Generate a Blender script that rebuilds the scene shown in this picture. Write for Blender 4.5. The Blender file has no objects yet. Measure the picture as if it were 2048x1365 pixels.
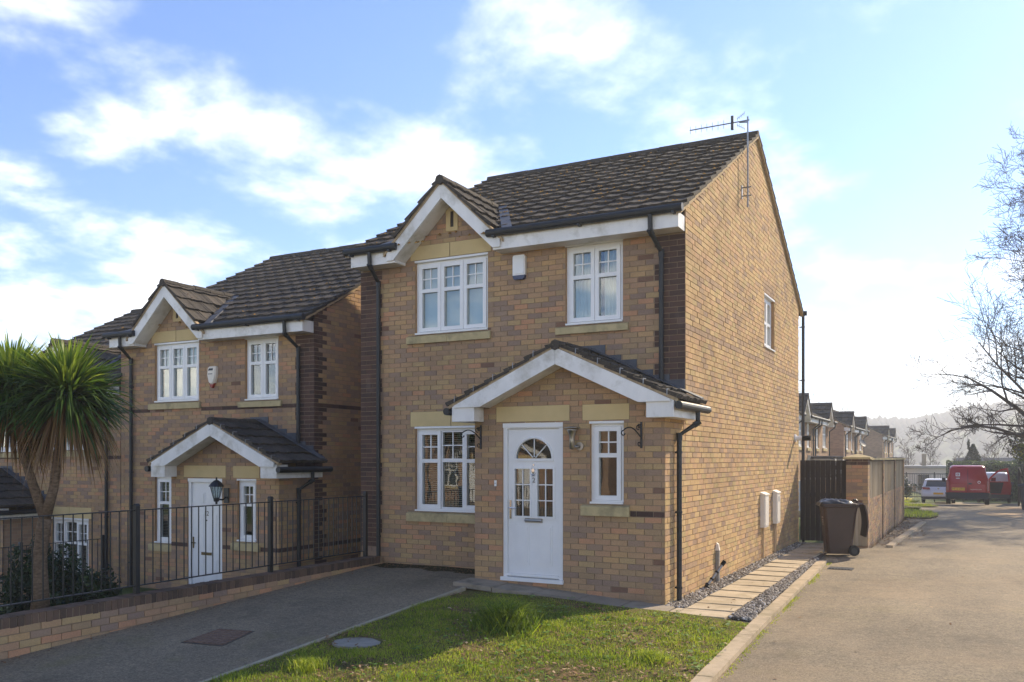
import bpy, bmesh, math, random
import numpy as np
from mathutils import Vector, Matrix

random.seed(7)
rng = np.random.default_rng(7)
S = bpy.context.scene
COL = S.collection
R = math.radians

# ------------------------------------------------------------------ camera
TH = R(27.75)
cam = bpy.data.cameras.new("camera")
camo = bpy.data.objects.new("camera", cam)
COL.objects.link(camo)
camo.location = (0, 0, 1.64)
camo.rotation_euler = (R(90), 0, TH)
cam.sensor_width = 36
cam.lens = 1742 / 2048 * 36
cam.shift_y = (917.5 - 682.5) / 2048
cam.clip_start = 0.1
cam.clip_end = 4000
S.camera = camo

# ------------------------------------------------------------------ sun, sky, exposure
SUN_AZ, SUN_EL = R(21), R(33)          # azimuth measured from +Y towards +X
to_sun = Vector((math.sin(SUN_AZ) * math.cos(SUN_EL), math.cos(SUN_AZ) * math.cos(SUN_EL), math.sin(SUN_EL)))
sl = bpy.data.lights.new("sun", 'SUN')
sl.energy = 2.5
sl.angle = R(0.55)
sl.color = (1.0, 0.84, 0.60)
so = bpy.data.objects.new("sun", sl)
COL.objects.link(so)
so.rotation_euler = to_sun.to_track_quat('Z', 'Y').to_euler()

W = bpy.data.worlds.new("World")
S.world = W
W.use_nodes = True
nt = W.node_tree
nt.nodes.clear()


def wn(t, **k):
    n = nt.nodes.new(t)
    for a, b in k.items():
        setattr(n, a, b)
    return n


def wmath(op, a, b=None, c=None, clamp=False):
    n = wn('ShaderNodeMath', operation=op, use_clamp=clamp)
    for i, q in enumerate((a, b, c)):
        if q is None:
            continue
        if isinstance(q, (int, float)):
            n.inputs[i].default_value = q
        else:
            nt.links.new(q, n.inputs[i])
    return n.outputs[0]


sky = wn('ShaderNodeTexSky', sky_type='NISHITA', sun_disc=False, sun_elevation=SUN_EL,
         sun_rotation=SUN_AZ, altitude=80, air_density=1.0, dust_density=0.25, ozone_density=3.5)
tc = wn('ShaderNodeTexCoord')
sep = wn('ShaderNodeSeparateXYZ')
nt.links.new(tc.outputs['Generated'], sep.inputs[0])
zc = wmath('MAXIMUM', sep.outputs[2], 0.0)
den = wmath('ADD', zc, 0.22)
comb = wn('ShaderNodeCombineXYZ')
nt.links.new(wmath('DIVIDE', sep.outputs[0], den), comb.inputs[0])
nt.links.new(wmath('DIVIDE', sep.outputs[1], den), comb.inputs[1])
comb.inputs[2].default_value = 18.6
mp = wn('ShaderNodeMapping')
mp.inputs['Rotation'].default_value = (0, 0, R(30))
mp.inputs['Scale'].default_value = (1.25, 1.2, 1.0)
nt.links.new(comb.outputs[0], mp.inputs[0])
n1 = wn('ShaderNodeTexNoise')
n1.inputs['Scale'].default_value = 2.7
n1.inputs['Detail'].default_value = 9
n1.inputs['Roughness'].default_value = 0.56
n1.inputs['Distortion'].default_value = 0.1
nt.links.new(mp.outputs[0], n1.inputs['Vector'])
n2 = wn('ShaderNodeTexNoise')
n2.inputs['Scale'].default_value = 0.7
n2.inputs['Detail'].default_value = 3
nt.links.new(mp.outputs[0], n2.inputs['Vector'])
dens = wmath('ADD', wmath('MULTIPLY', n1.outputs['Fac'], 0.62), wmath('MULTIPLY', n2.outputs['Fac'], 0.38))
# more cloud low down and towards the sun
dots = wn('ShaderNodeVectorMath', operation='DOT_PRODUCT')
nt.links.new(tc.outputs['Generated'], dots.inputs[0])
dots.inputs[1].default_value = to_sun
bias = wmath('ADD', wmath('MULTIPLY', wmath('MAXIMUM', wmath('SUBTRACT', 0.42, zc), -0.08), 0.27), wmath('MULTIPLY', wmath('SUBTRACT', dots.outputs['Value'], 0.55), 0.0))
dens = wmath('ADD', dens, bias)
cov = wn('ShaderNodeMapRange', interpolation_type='SMOOTHSTEP')
cov.inputs['From Min'].default_value = 0.50
cov.inputs['From Max'].default_value = 0.79
nt.links.new(dens, cov.inputs['Value'])
cover = wmath('MULTIPLY', cov.outputs[0], 0.90)
# added fill: clouds brighten away from the sun to lift the shaded fronts
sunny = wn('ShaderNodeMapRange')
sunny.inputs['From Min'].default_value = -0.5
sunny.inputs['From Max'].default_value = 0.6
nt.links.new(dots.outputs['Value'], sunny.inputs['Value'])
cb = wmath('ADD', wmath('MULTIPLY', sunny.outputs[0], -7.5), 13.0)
ctint = wn('ShaderNodeMix', data_type='RGBA')          # front-lit clouds take the sun's warm colour, added to warm the shaded fronts
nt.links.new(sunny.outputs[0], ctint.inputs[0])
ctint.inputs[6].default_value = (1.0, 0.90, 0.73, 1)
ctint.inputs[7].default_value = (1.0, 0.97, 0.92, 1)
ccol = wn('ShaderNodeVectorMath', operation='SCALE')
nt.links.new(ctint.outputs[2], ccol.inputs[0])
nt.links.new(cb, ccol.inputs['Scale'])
skymul = wn('ShaderNodeVectorMath', operation='MULTIPLY')
nt.links.new(sky.outputs[0], skymul.inputs[0])
skymul.inputs[1].default_value = (0.40, 0.435, 0.52)
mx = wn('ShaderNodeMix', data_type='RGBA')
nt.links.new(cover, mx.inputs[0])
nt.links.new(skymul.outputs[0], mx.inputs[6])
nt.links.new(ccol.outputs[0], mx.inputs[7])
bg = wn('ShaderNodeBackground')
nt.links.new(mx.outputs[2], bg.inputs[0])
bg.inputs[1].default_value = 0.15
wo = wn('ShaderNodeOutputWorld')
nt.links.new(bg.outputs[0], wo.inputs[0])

S.view_settings.view_transform = 'Standard'
S.view_settings.look = 'None'
S.view_settings.exposure = 1.66
S.view_settings.gamma = 1.0
S.view_settings.use_curve_mapping = False
S.render.engine = 'CYCLES'
S.cycles.max_bounces = 7
S.cycles.transparent_max_bounces = 12
S.cycles.caustics_reflective = False
S.cycles.caustics_refractive = False
S.cycles.use_denoising = True


# ------------------------------------------------------------------ materials
def srgb(r, g, b):
    f = lambda c: (c / 255 / 12.92) if c / 255 <= 0.04045 else ((c / 255 + 0.055) / 1.055) ** 2.4
    return (f(r), f(g), f(b), 1.0)


class NB:
    """tiny node helper"""
    def __init__(self, name):
        self.m = bpy.data.materials.new(name)
        self.m.use_nodes = True
        self.t = self.m.node_tree
        self.t.nodes.clear()
        self.out = self.n('ShaderNodeOutputMaterial')
        self.b = self.n('ShaderNodeBsdfPrincipled')
        self.t.links.new(self.b.outputs[0], self.out.inputs[0])

    def n(self, t, **k):
        q = self.t.nodes.new(t)
        for a, b in k.items():
            setattr(q, a, b)
        return q

    def l(self, a, b):
        self.t.links.new(a, b)

    def pos(self):
        return self.n('ShaderNodeNewGeometry').outputs['Position']

    def noise(self, scale, detail=3, rough=0.55, vec=None, dist=0.0, stretch=None):
        q = self.n('ShaderNodeTexNoise')
        q.inputs['Scale'].default_value = scale
        q.inputs['Detail'].default_value = detail
        q.inputs['Roughness'].default_value = rough
        q.inputs['Distortion'].default_value = dist
        v = vec if vec is not None else self.pos()
        if stretch:
            mpn = self.n('ShaderNodeMapping')
            mpn.inputs['Scale'].default_value = stretch
            self.l(v, mpn.inputs[0])
            v = mpn.outputs[0]
        self.l(v, q.inputs['Vector'])
        return q.outputs['Fac']

    def ramp(self, fac, stops, interp='LINEAR'):
        q = self.n('ShaderNodeValToRGB')
        q.color_ramp.interpolation = interp
        e = q.color_ramp.elements
        while len(e) > 1:
            e.remove(e[-1])
        e[0].position, e[0].color = stops[0]
        for p, c in stops[1:]:
            k = e.new(p)
            k.color = c
        self.l(fac, q.inputs[0])
        return q.outputs[0]

    def mix(self, fac, a, b, blend='MIX'):
        q = self.n('ShaderNodeMix', data_type='RGBA', blend_type=blend)
        for i, v in ((0, fac), (6, a), (7, b)):
            if isinstance(v, (int, float, tuple)):
                q.inputs[i].default_value = v
            else:
                self.l(v, q.inputs[i])
        return q.outputs[2]

    def math(self, op, a, b=0.0, clamp=False):
        q = self.n('ShaderNodeMath', operation=op, use_clamp=clamp)
        for i, v in enumerate((a, b)):
            if isinstance(v, (int, float)):
                q.inputs[i].default_value = v
            else:
                self.l(v, q.inputs[i])
        return q.outputs[0]

    def color(self, c):
        if isinstance(c, tuple):
            self.b.inputs['Base Color'].default_value = c
        else:
            self.l(c, self.b.inputs['Base Color'])

    def rough(self, r, spec=0.5, metal=0.0):
        if isinstance(r, (int, float)):
            self.b.inputs['Roughness'].default_value = r
        else:
            self.l(r, self.b.inputs['Roughness'])
        self.b.inputs['Specular IOR Level'].default_value = spec
        self.b.inputs['Metallic'].default_value = metal

    def bump(self, h, strength=0.5, dist=0.01):
        q = self.n('ShaderNodeBump')
        q.inputs['Strength'].default_value = strength
        q.inputs['Distance'].default_value = dist
        self.l(h, q.inputs['Height'])
        self.l(q.outputs[0], self.b.inputs['Normal'])


def plain(name, c, rough=0.5, spec=0.5, metal=0.0, var=0.12, scale=6.0, bump=0.0, bscale=60, dirt=None, stretch=None):
    k = NB(name)
    f = k.noise(scale, 4, 0.6, stretch=stretch)
    dark = tuple(x * (1 - var) for x in c[:3]) + (1,)
    lite = tuple(min(1, x * (1 + var)) for x in c[:3]) + (1,)
    col = k.ramp(f, [(0.3, dark), (0.7, lite)])
    if dirt:
        g = k.noise(2.3, 5, 0.65)
        col = k.mix(k.ramp(g, [(0.5, (0, 0, 0, 1)), (0.75, (1, 1, 1, 1))]), col, dirt)
    k.color(col)
    k.rough(rough, spec, metal)
    if bump:
        k.bump(k.noise(bscale, 3), bump, 0.01)
    return k.m


BUFF = [(0.00, srgb(180, 146, 110)), (0.14, srgb(168, 138, 108)), (0.28, srgb(184, 150, 108)), (0.40, srgb(158, 132, 110)),
        (0.52, srgb(178, 142, 110)), (0.64, srgb(168, 140, 106)), (0.74, srgb(150, 126, 108)), (0.84, srgb(188, 142, 108)),
        (0.91, srgb(180, 152, 110)), (0.985, srgb(128, 98, 80))]
SAND = [(0.00, srgb(192, 158, 110)), (0.2, srgb(182, 148, 104)), (0.4, srgb(196, 164, 116)), (0.55, srgb(172, 142, 110)),
        (0.7, srgb(190, 152, 112)), (0.85, srgb(180, 154, 106)), (0.95, srgb(160, 132, 106))]
COPE = [(0.00, srgb(104, 84, 70)), (0.3, srgb(92, 76, 64)), (0.6, srgb(112, 90, 74)), (0.85, srgb(84, 70, 60))]
DARKB = [(0.00, srgb(90, 68, 59)), (0.3, srgb(82, 63, 56)), (0.6, srgb(98, 74, 63)), (0.85, srgb(74, 58, 53))]


def brick_mat(name, pal, attr_type):
    k = NB(name)
    a = k.n('ShaderNodeAttribute', attribute_type=attr_type, attribute_name='tone')
    col = k.ramp(a.outputs['Fac'], pal, 'CONSTANT')
    fine = k.noise(70, 4, 0.7)
    col = k.mix(0.85, col, k.ramp(fine, [(0.25, (0.72, 0.72, 0.72, 1)), (0.75, (1.14, 1.14, 1.14, 1))]), 'MULTIPLY')
    big = k.noise(0.8, 5, 0.65)
    col = k.mix(0.8, col, k.ramp(big, [(0.3, (0.68, 0.68, 0.70, 1)), (0.5, (1, 1, 1, 1)), (0.7, (1.13, 1.10, 1.04, 1))]), 'MULTIPLY')
    bloom = k.noise(1.7, 5, 0.7, stretch=(1, 1, .6))
    col = k.mix(k.ramp(bloom, [(0.60, (0, 0, 0, 1)), (0.78, (.35, .35, .35, 1))]), col, srgb(176, 156, 140))
    k.color(col)
    k.rough(0.9, 0.25)
    k.bump(k.noise(160, 4, 0.7), 0.6, 0.004)
    return k.m


M = {}
M['brick_o'] = brick_mat('buff_brick_single', BUFF, 'OBJECT')
M['brick_g'] = brick_mat('buff_brick_bulk', BUFF, 'GEOMETRY')
M['sand_g'] = brick_mat('sandy_brick_bulk', SAND, 'GEOMETRY')
M['dark_o'] = brick_mat('brown_brick_single', DARKB, 'OBJECT')
M['cope_o'] = brick_mat('coping_brick_single', COPE, 'OBJECT')
M['dark_g'] = brick_mat('brown_brick_bulk', DARKB, 'GEOMETRY')
M['mortar'] = plain('mortar', srgb(146, 126, 102), 0.95, 0.2, var=0.15, scale=9, bump=0.4, bscale=120)
M['reveal'] = plain('brick_reveal', srgb(165, 130, 92), 0.95, 0.2, var=0.2, scale=14)


def far_brick():
    k = NB('far_brick')
    g = k.n('ShaderNodeTexCoord').outputs['Object']
    sp = k.n('ShaderNodeSeparateXYZ')
    k.l(g, sp.inputs[0])
    cb_ = k.n('ShaderNodeCombineXYZ')
    k.l(k.math('ADD', sp.outputs[0], sp.outputs[1]), cb_.inputs[0])
    k.l(sp.outputs[2], cb_.inputs[1])
    b = k.n('ShaderNodeTexBrick')
    k.l(cb_.outputs[0], b.inputs['Vector'])
    b.inputs['Color1'].default_value = srgb(172, 140, 112)
    b.inputs['Color2'].default_value = srgb(146, 120, 100)
    b.inputs['Mortar'].default_value = srgb(165, 145, 120)
    b.inputs['Scale'].default_value = 1.0
    b.inputs['Mortar Size'].default_value = 0.006
    b.inputs['Brick Width'].default_value = 0.225
    b.inputs['Row Height'].default_value = 0.075
    k.color(k.mix(0.5, b.outputs['Color'], k.ramp(k.noise(1.2, 5), [(0.3, (0.75, 0.75, 0.75, 1)), (0.7, (1.15, 1.12, 1.1, 1))]), 'MULTIPLY'))
    k.rough(0.92, 0.2)
    return k.m


M['far_brick'] = far_brick()


def tile_mat(name, attr_type):
    k = NB(name)
    a = k.n('ShaderNodeAttribute', attribute_type=attr_type, attribute_name='tone')
    col = k.ramp(a.outputs['Fac'], [(0, srgb(60, 55, 50)), (0.5, srgb(72, 66, 59)), (1, srgb(86, 78, 69))])
    lich = k.noise(11, 5, 0.7)
    col = k.mix(k.ramp(lich, [(0.52, (0, 0, 0, 1)), (0.66, (0.8, 0.8, 0.8, 1))]), col, srgb(50, 46, 40))
    spots = k.noise(34, 3, 0.6)
    col = k.mix(k.ramp(spots, [(0.62, (0, 0, 0, 1)), (0.72, (0.75, 0.75, 0.75, 1))]), col, srgb(136, 126, 104))
    k.color(col)
    k.rough(0.9, 0.25)
    k.bump(k.noise(60, 4, 0.7), 0.7, 0.008)
    return k.m


M['tile_o'] = tile_mat('concrete_roof_tile_single', 'OBJECT')
M['tile_g'] = tile_mat('concrete_roof_tile_bulk', 'GEOMETRY')
M['far_tile'] = plain('far_roof_tile', srgb(92, 86, 84), 0.85, 0.3, var=0.25, scale=5)
M['deck'] = plain('roof_underlay', srgb(60, 52, 46), 0.95, 0.1)
M['moss'] = plain('moss', srgb(150, 112, 52), 0.95, 0.1, var=0.35, scale=8)
M['upvc'] = plain('white_plastic', srgb(230, 229, 226), 0.34, 0.5, var=0.04, scale=3.0)
M['fascia'] = plain('white_fascia', srgb(228, 225, 219), 0.45, 0.5, var=0.09, scale=3.5, dirt=srgb(172, 166, 148), stretch=(1, 1, .5))
M['gutter'] = plain('black_plastic', srgb(24, 27, 28), 0.5, 0.5, var=0.15)
M['iron'] = plain('black_paint', srgb(26, 28, 30), 0.42, 0.5, var=0.2)
M['stone'] = plain('yellow_stone', srgb(204, 180, 130), 0.9, 0.2, var=0.07, scale=3, bump=0.3, bscale=150)
M['sill'] = plain('weathered_stone', srgb(186, 168, 126), 0.9, 0.2, var=0.12, scale=6, bump=0.3, bscale=120,
                  dirt=srgb(116, 110, 86))
M['lead'] = plain('lead_flashing', srgb(84, 86, 90), 0.6, 0.4, metal=0.2, var=0.2, scale=10)
M['verge'] = plain('verge_mortar', srgb(176, 154, 122), 0.95, 0.1, var=0.25, scale=22, bump=0.6, bscale=40)
M['steel'] = plain('brushed_steel', srgb(170, 166, 158), 0.35, 0.5, metal=1.0, var=0.08)
M['numeral'] = plain('dark_metal_numeral', srgb(120, 118, 116), 0.35, 0.5, metal=0.6)
M['chrome'] = plain('chrome', srgb(205, 205, 208), 0.12, 0.5, metal=1.0, var=0.03)
M['galv'] = plain('galvanised_steel', srgb(150, 150, 150), 0.45, 0.5, metal=0.7, var=0.15)
M['cream'] = plain('cream_plastic', srgb(226, 216, 200), 0.45, 0.4, var=0.05)
M['grey_pl'] = plain('grey_plastic', srgb(150, 148, 146), 0.5, 0.4, var=0.1)
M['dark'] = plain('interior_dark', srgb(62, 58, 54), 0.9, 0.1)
M['curtain'] = plain('pale_curtain', srgb(206, 214, 208), 0.9, 0.1, var=0.06, scale=3)
M['blind'] = plain('cream_blind', srgb(190, 180, 160), 0.7, 0.2, var=0.05)
M['red_pl'] = plain('red_plastic', srgb(150, 30, 22), 0.35, 0.5)
M['blue_pl'] = plain('navy_plastic', srgb(44, 54, 84), 0.35, 0.5)
M['black'] = plain('black_rubber', srgb(24, 24, 24), 0.75, 0.3)
M['white'] = plain('white_print', srgb(235, 235, 235), 0.5, 0.3, var=0.02)
M['bin'] = plain('brown_bin_plastic', srgb(58, 38, 31), 0.42, 0.5, var=0.15, scale=4)
M['bag'] = plain('black_bin_liner', srgb(20, 21, 21), 0.3, 0.5, var=0.1)


def glass():
    k = NB('window_glass')
    lw = k.n('ShaderNodeLayerWeight')
    lw.inputs['Blend'].default_value = 0.5
    fac = k.math('ADD', k.math('MULTIPLY', k.math('POWER', lw.outputs['Facing'], 3.0), 0.6), 0.13, True)
    tr = k.n('ShaderNodeBsdfTransparent')
    tr.inputs[0].default_value = (0.72, 0.78, 0.77, 1)
    gl = k.n('ShaderNodeBsdfGlossy')
    gl.inputs['Roughness'].default_value = 0.015
    gl.inputs[0].default_value = (0.95, 0.98, 0.98, 1)
    mxs = k.n('ShaderNodeMixShader')
    k.l(fac, mxs.inputs[0])
    k.l(tr.outputs[0], mxs.inputs[1])
    k.l(gl.outputs[0], mxs.inputs[2])
    w = k.noise(2.2, 2)
    bp = k.n('ShaderNodeBump')
    bp.inputs['Strength'].default_value = 0.05
    bp.inputs['Distance'].default_value = 0.02
    k.l(w, bp.inputs['Height'])
    k.l(bp.outputs[0], gl.inputs['Normal'])
    k.l(mxs.outputs[0], k.out.inputs[0])
    return k.m


M['glass'] = glass()


def leafy(name, stops, transl=0.35, rough=0.5):
    k = NB(name)
    a = k.n('ShaderNodeAttribute', attribute_type='GEOMETRY', attribute_name='tone')
    col = k.ramp(a.outputs['Fac'], stops)
    k.color(col)
    k.rough(rough, 0.35)
    t = k.n('ShaderNodeBsdfTranslucent')
    k.l(k.mix(0.6, col, (1.0, 1.0, 0.45, 1), 'MULTIPLY'), t.inputs[0])
    mxs = k.n('ShaderNodeMixShader')
    mxs.inputs[0].default_value = transl
    k.l(k.b.outputs[0], mxs.inputs[1])
    k.l(t.outputs[0], mxs.inputs[2])
    k.l(mxs.outputs[0], k.out.inputs[0])
    return k.m


M['grass'] = leafy('grass_blade', [(0, srgb(88, 112, 38)), (0.45, srgb(142, 162, 52)), (0.8, srgb(190, 194, 78)), (0.9, srgb(150, 148, 84)), (1, srgb(176, 156, 104))], 0.55)
M['palm'] = leafy('palm_leaf', [(0, srgb(42, 64, 30)), (0.45, srgb(78, 106, 44)), (0.86, srgb(152, 166, 74)), (0.9, srgb(160, 128, 84)), (1, srgb(120, 88, 60))], 0.48, 0.38)
M['hedge'] = leafy('hedge_leaf', [(0, srgb(44, 60, 32)), (0.6, srgb(74, 94, 46)), (1, srgb(112, 128, 62))], 0.25)
M['yew'] = leafy('evergreen_leaf', [(0, srgb(22, 34, 22)), (0.6, srgb(40, 58, 32)), (1, srgb(66, 84, 42))], 0.2)
M['shrub'] = leafy('yellow_green_leaf', [(0, srgb(58, 70, 30)), (0.6, srgb(104, 112, 42)), (1, srgb(150, 140, 56))], 0.35)
M['litter'] = leafy('dead_leaf', [(0, srgb(92, 66, 44)), (0.5, srgb(138, 102, 70)), (1, srgb(198, 176, 142))], 0.15, 0.8)
M['weed'] = leafy('weed_leaf', [(0, srgb(70, 100, 40)), (1, srgb(130, 160, 62))], 0.35)
M['concrete'] = plain('edging_concrete', srgb(160, 150, 128), .9, .2, var=.12, scale=8, bump=.3)
M['bark'] = plain('bark', srgb(70, 60, 52), 0.95, 0.1, var=0.3, scale=14, bump=0.6, bscale=30)
M['pbark'] = plain('palm_bark', srgb(112, 94, 76), 0.95, 0.1, var=0.45, scale=22, bump=0.9, bscale=40, stretch=(1, 1, 2.2))


# ------------------------------------------------------------------ mesh helpers
class MB:
    def __init__(s):
        s.v, s.f, s.t = [], [], []

    def add(s, verts, faces, tone=0.5):
        o = len(s.v)
        s.v.extend(tuple(p) for p in verts)
        for q in faces:
            s.f.append(tuple(i + o for i in q))
            s.t.append(tone)
        return s

    def box(s, x0, x1, y0, y1, z0, z1, tone=0.5):
        v = [(x0, y0, z0), (x1, y0, z0), (x1, y1, z0), (x0, y1, z0), (x0, y0, z1), (x1, y0, z1), (x1, y1, z1), (x0, y1, z1)]
        return s.add(v, [(0, 3, 2, 1), (4, 5, 6, 7), (0, 1, 5, 4), (1, 2, 6, 5), (2, 3, 7, 6), (3, 0, 4, 7)], tone)

    def hexa(s, v, tone=0.5):
        return s.add(v, [(0, 3, 2, 1), (4, 5, 6, 7), (0, 1, 5, 4), (1, 2, 6, 5), (2, 3, 7, 6), (3, 0, 4, 7)], tone)

    def prism(s, poly, fn, a, b, tone=0.5):
        """poly: list of 2d points; fn(p, q, d) -> xyz; extruded from depth a to b"""
        n = len(poly)
        v = [fn(p, q, a) for p, q in poly] + [fn(p, q, b) for p, q in poly]
        fs = [tuple(range(n))[::-1], tuple(range(n, 2 * n))] + [(i, (i + 1) % n, n + (i + 1) % n, n + i) for i in range(n)]
        return s.add(v, fs, tone)

    def tube(s, pts, rad, n=8, caps=True, tone=0.5):
        pts = [Vector(p) for p in pts]
        if isinstance(rad, (int, float)):
            rad = [rad] * len(pts)
        rings = []
        prev = None
        for i, p in enumerate(pts):
            d = (pts[min(i + 1, len(pts) - 1)] - pts[max(i - 1, 0)])
            d = d.normalized() if d.length > 1e-9 else Vector((0, 0, 1))
            if prev is None:
                u = d.cross(Vector((0, 0, 1)))
                if u.length < 1e-3:
                    u = d.cross(Vector((1, 0, 0)))
            else:
                u = prev - d * prev.dot(d)
                if u.length < 1e-6:
                    u = d.orthogonal()
            u.normalize()
            prev = u
            w = d.cross(u)
            rings.append([p + (u * math.cos(a) + w * math.sin(a)) * rad[i] for a in (2 * math.pi * k / n for k in range(n))])
        v = [q for r in rings for q in r]
        fs = []
        for i in range(len(pts) - 1):
            for k in range(n):
                fs.append((i * n + k, i * n + (k + 1) % n, (i + 1) * n + (k + 1) % n, (i + 1) * n + k))
        if caps:
            fs.append(tuple(range(n))[::-1])
            fs.append(tuple((len(pts) - 1) * n + k for k in range(n)))
        return s.add(v, fs, tone)

    def lathe(s, prof, c=(0, 0, 0), n=16, tone=0.5):
        """prof: (radius, z) list, closed with caps"""
        v, fs = [], []
        for r, z in prof:
            for k in range(n):
                a = 2 * math.pi * k / n
                v.append((c[0] + r * math.cos(a), c[1] + r * math.sin(a), c[2] + z))
        m = len(prof)
        for i in range(m - 1):
            for k in range(n):
                fs.append((i * n + k, i * n + (k + 1) % n, (i + 1) * n + (k + 1) % n, (i + 1) * n + k))
        fs.append(tuple(range(n))[::-1])
        fs.append(tuple((m - 1) * n + k for k in range(n)))
        return s.add(v, fs, tone)

    def loft(s, rings, tone=0.5, caps=True):
        n = len(rings[0])
        v = [p for r in rings for p in r]
        fs = []
        for i in range(len(rings) - 1):
            for k in range(n):
                fs.append((i * n + k, i * n + (k + 1) % n, (i + 1) * n + (k + 1) % n, (i + 1) * n + k))
        if caps:
            fs.append(tuple(range(n))[::-1])
            fs.append(tuple((len(rings) - 1) * n + k for k in range(n)))
        return s.add(v, fs, tone)

    def mesh(s, name, mat, smooth=False, fix=True, xf=None):
        vs = [xf(*p) for p in s.v] if xf else s.v
        me = bpy.data.meshes.new(name)
        me.from_pydata(vs, [], s.f)
        if fix and s.f:
            bm = bmesh.new()
            bm.from_mesh(me)
            bmesh.ops.recalc_face_normals(bm, faces=bm.faces)
            bm.to_mesh(me)
            bm.free()
        if s.f:
            at = me.attributes.new('tone', 'FLOAT', 'FACE')
            at.data.foreach_set('value', np.array(s.t, dtype=np.float32))
            if smooth:
                me.polygons.foreach_set('use_smooth', np.ones(len(s.f), dtype=bool))
        if mat:
            me.materials.append(mat)
        return me

    def build(s, name, mat, parent=None, smooth=False, fix=True, xf=None, **tags):
        return link(name, s.mesh(name, mat, smooth, fix, xf), parent, **tags)


def link(name, data, parent=None, **tags):
    o = bpy.data.objects.new(name, data)
    COL.objects.link(o)
    if parent is not None:
        o.parent = parent
    tag(o, **tags)
    return o


def tag(o, label=None, cat=None, group=None, kind=None):
    if label:
        o['label'] = label
    if cat:
        o['category'] = cat
    if group:
        o['group'] = group
    if kind:
        o['kind'] = kind
    return o


def empty(name, loc=(0, 0, 0), rz=0.0, **tags):
    o = link(name, None, None, **tags)
    o.location = loc
    o.rotation_euler = (0, 0, rz)
    o.empty_display_size = 0.1
    return o


def np_mesh(name, mat, verts, faces_flat, nper, tone, parent=None, smooth=False, **tags):
    """fast mesh: verts (N,3), faces_flat (F*nper), tone (F)"""
    me = bpy.data.meshes.new(name)
    nf = len(faces_flat) // nper
    me.vertices.add(len(verts))
    me.vertices.foreach_set('co', np.asarray(verts, dtype=np.float32).ravel())
    me.loops.add(len(faces_flat))
    me.loops.foreach_set('vertex_index', np.asarray(faces_flat, dtype=np.int32))
    me.polygons.add(nf)
    me.polygons.foreach_set('loop_start', np.arange(nf, dtype=np.int32) * nper)
    at = me.attributes.new('tone', 'FLOAT', 'FACE')
    at.data.foreach_set('value', np.asarray(tone, dtype=np.float32))
    me.update(calc_edges=True)
    if smooth:
        me.polygons.foreach_set('use_smooth', np.ones(nf, dtype=bool))
    me.materials.append(mat)
    return link(name, me, parent, **tags)


def text(name, s, size, mat, parent, mw, extrude=0.002, align='CENTER'):
    c = bpy.data.curves.new(name, 'FONT')
    c.body = s
    c.size = size
    c.extrude = extrude
    c.align_x = align
    c.align_y = 'CENTER'
    tmp = bpy.data.objects.new('tmp_text', c)
    COL.objects.link(tmp)
    bpy.context.view_layer.update()
    me = bpy.data.meshes.new_from_object(tmp.evaluated_get(bpy.context.evaluated_depsgraph_get()))
    bpy.data.objects.remove(tmp)
    bpy.data.curves.remove(c)
    me.materials.clear()
    me.materials.append(mat)
    o = link(name, me, parent)
    o.matrix_local = mw
    return o


FACE_FRONT = Matrix.Rotation(R(90), 4, 'X')      # text facing -Y


# unit brick mesh: 5 faces, back open, centred in x and z, front at y=-0.5
def unit_brick(mat):
    b = MB()
    b.add([(-.5, -.5, -.5), (.5, -.5, -.5), (.5, .5, -.5), (-.5, .5, -.5), (-.5, -.5, .5), (.5, -.5, .5), (.5, .5, .5), (-.5, .5, .5)],
          [(0, 3, 2, 1), (4, 5, 6, 7), (0, 1, 5, 4), (1, 2, 6, 5), (3, 0, 4, 7)])
    return b.mesh('brick', mat, fix=False)


UB = {'buff': unit_brick(M['brick_o']), 'dark': unit_brick(M['dark_o'])}
COURSE = 0.075


class Panel:
    """flat wall face: origin o, along u, outward n (all horizontal), z up"""
    def __init__(s, o, u, n):
        s.o, s.u, s.n = Vector(o), Vector(u), Vector(n)

    def pt(s, u, n, z):
        return s.o + s.u * u + s.n * n + Vector((0, 0, z))

    def box(s, mb, u0, u1, n0, n1, z0, z1, tone=0.5):
        P = s.pt
        return mb.hexa([P(u0, n1, z0), P(u1, n1, z0), P(u1, n0, z0), P(u0, n0, z0), P(u0, n1, z1), P(u1, n1, z1), P(u1, n0, z1), P(u0, n0, z1)], tone)


def subtract(rects, hole):
    out = []
    a0, a1, b0, b1 = hole
    for (u0, u1, z0, z1) in rects:
        if a1 <= u0 or a0 >= u1 or b1 <= z0 or b0 >= z1:
            out.append((u0, u1, z0, z1))
            continue
        if a0 > u0:
            out.append((u0, a0, z0, z1))
        if a1 < u1:
            out.append((a1, u1, z0, z1))
        c0, c1 = max(u0, a0), min(u1, a1)
        if b0 > z0:
            out.append((c0, c1, z0, b0))
        if b1 < z1:
            out.append((c0, c1, b1, z1))
    return out


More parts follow.
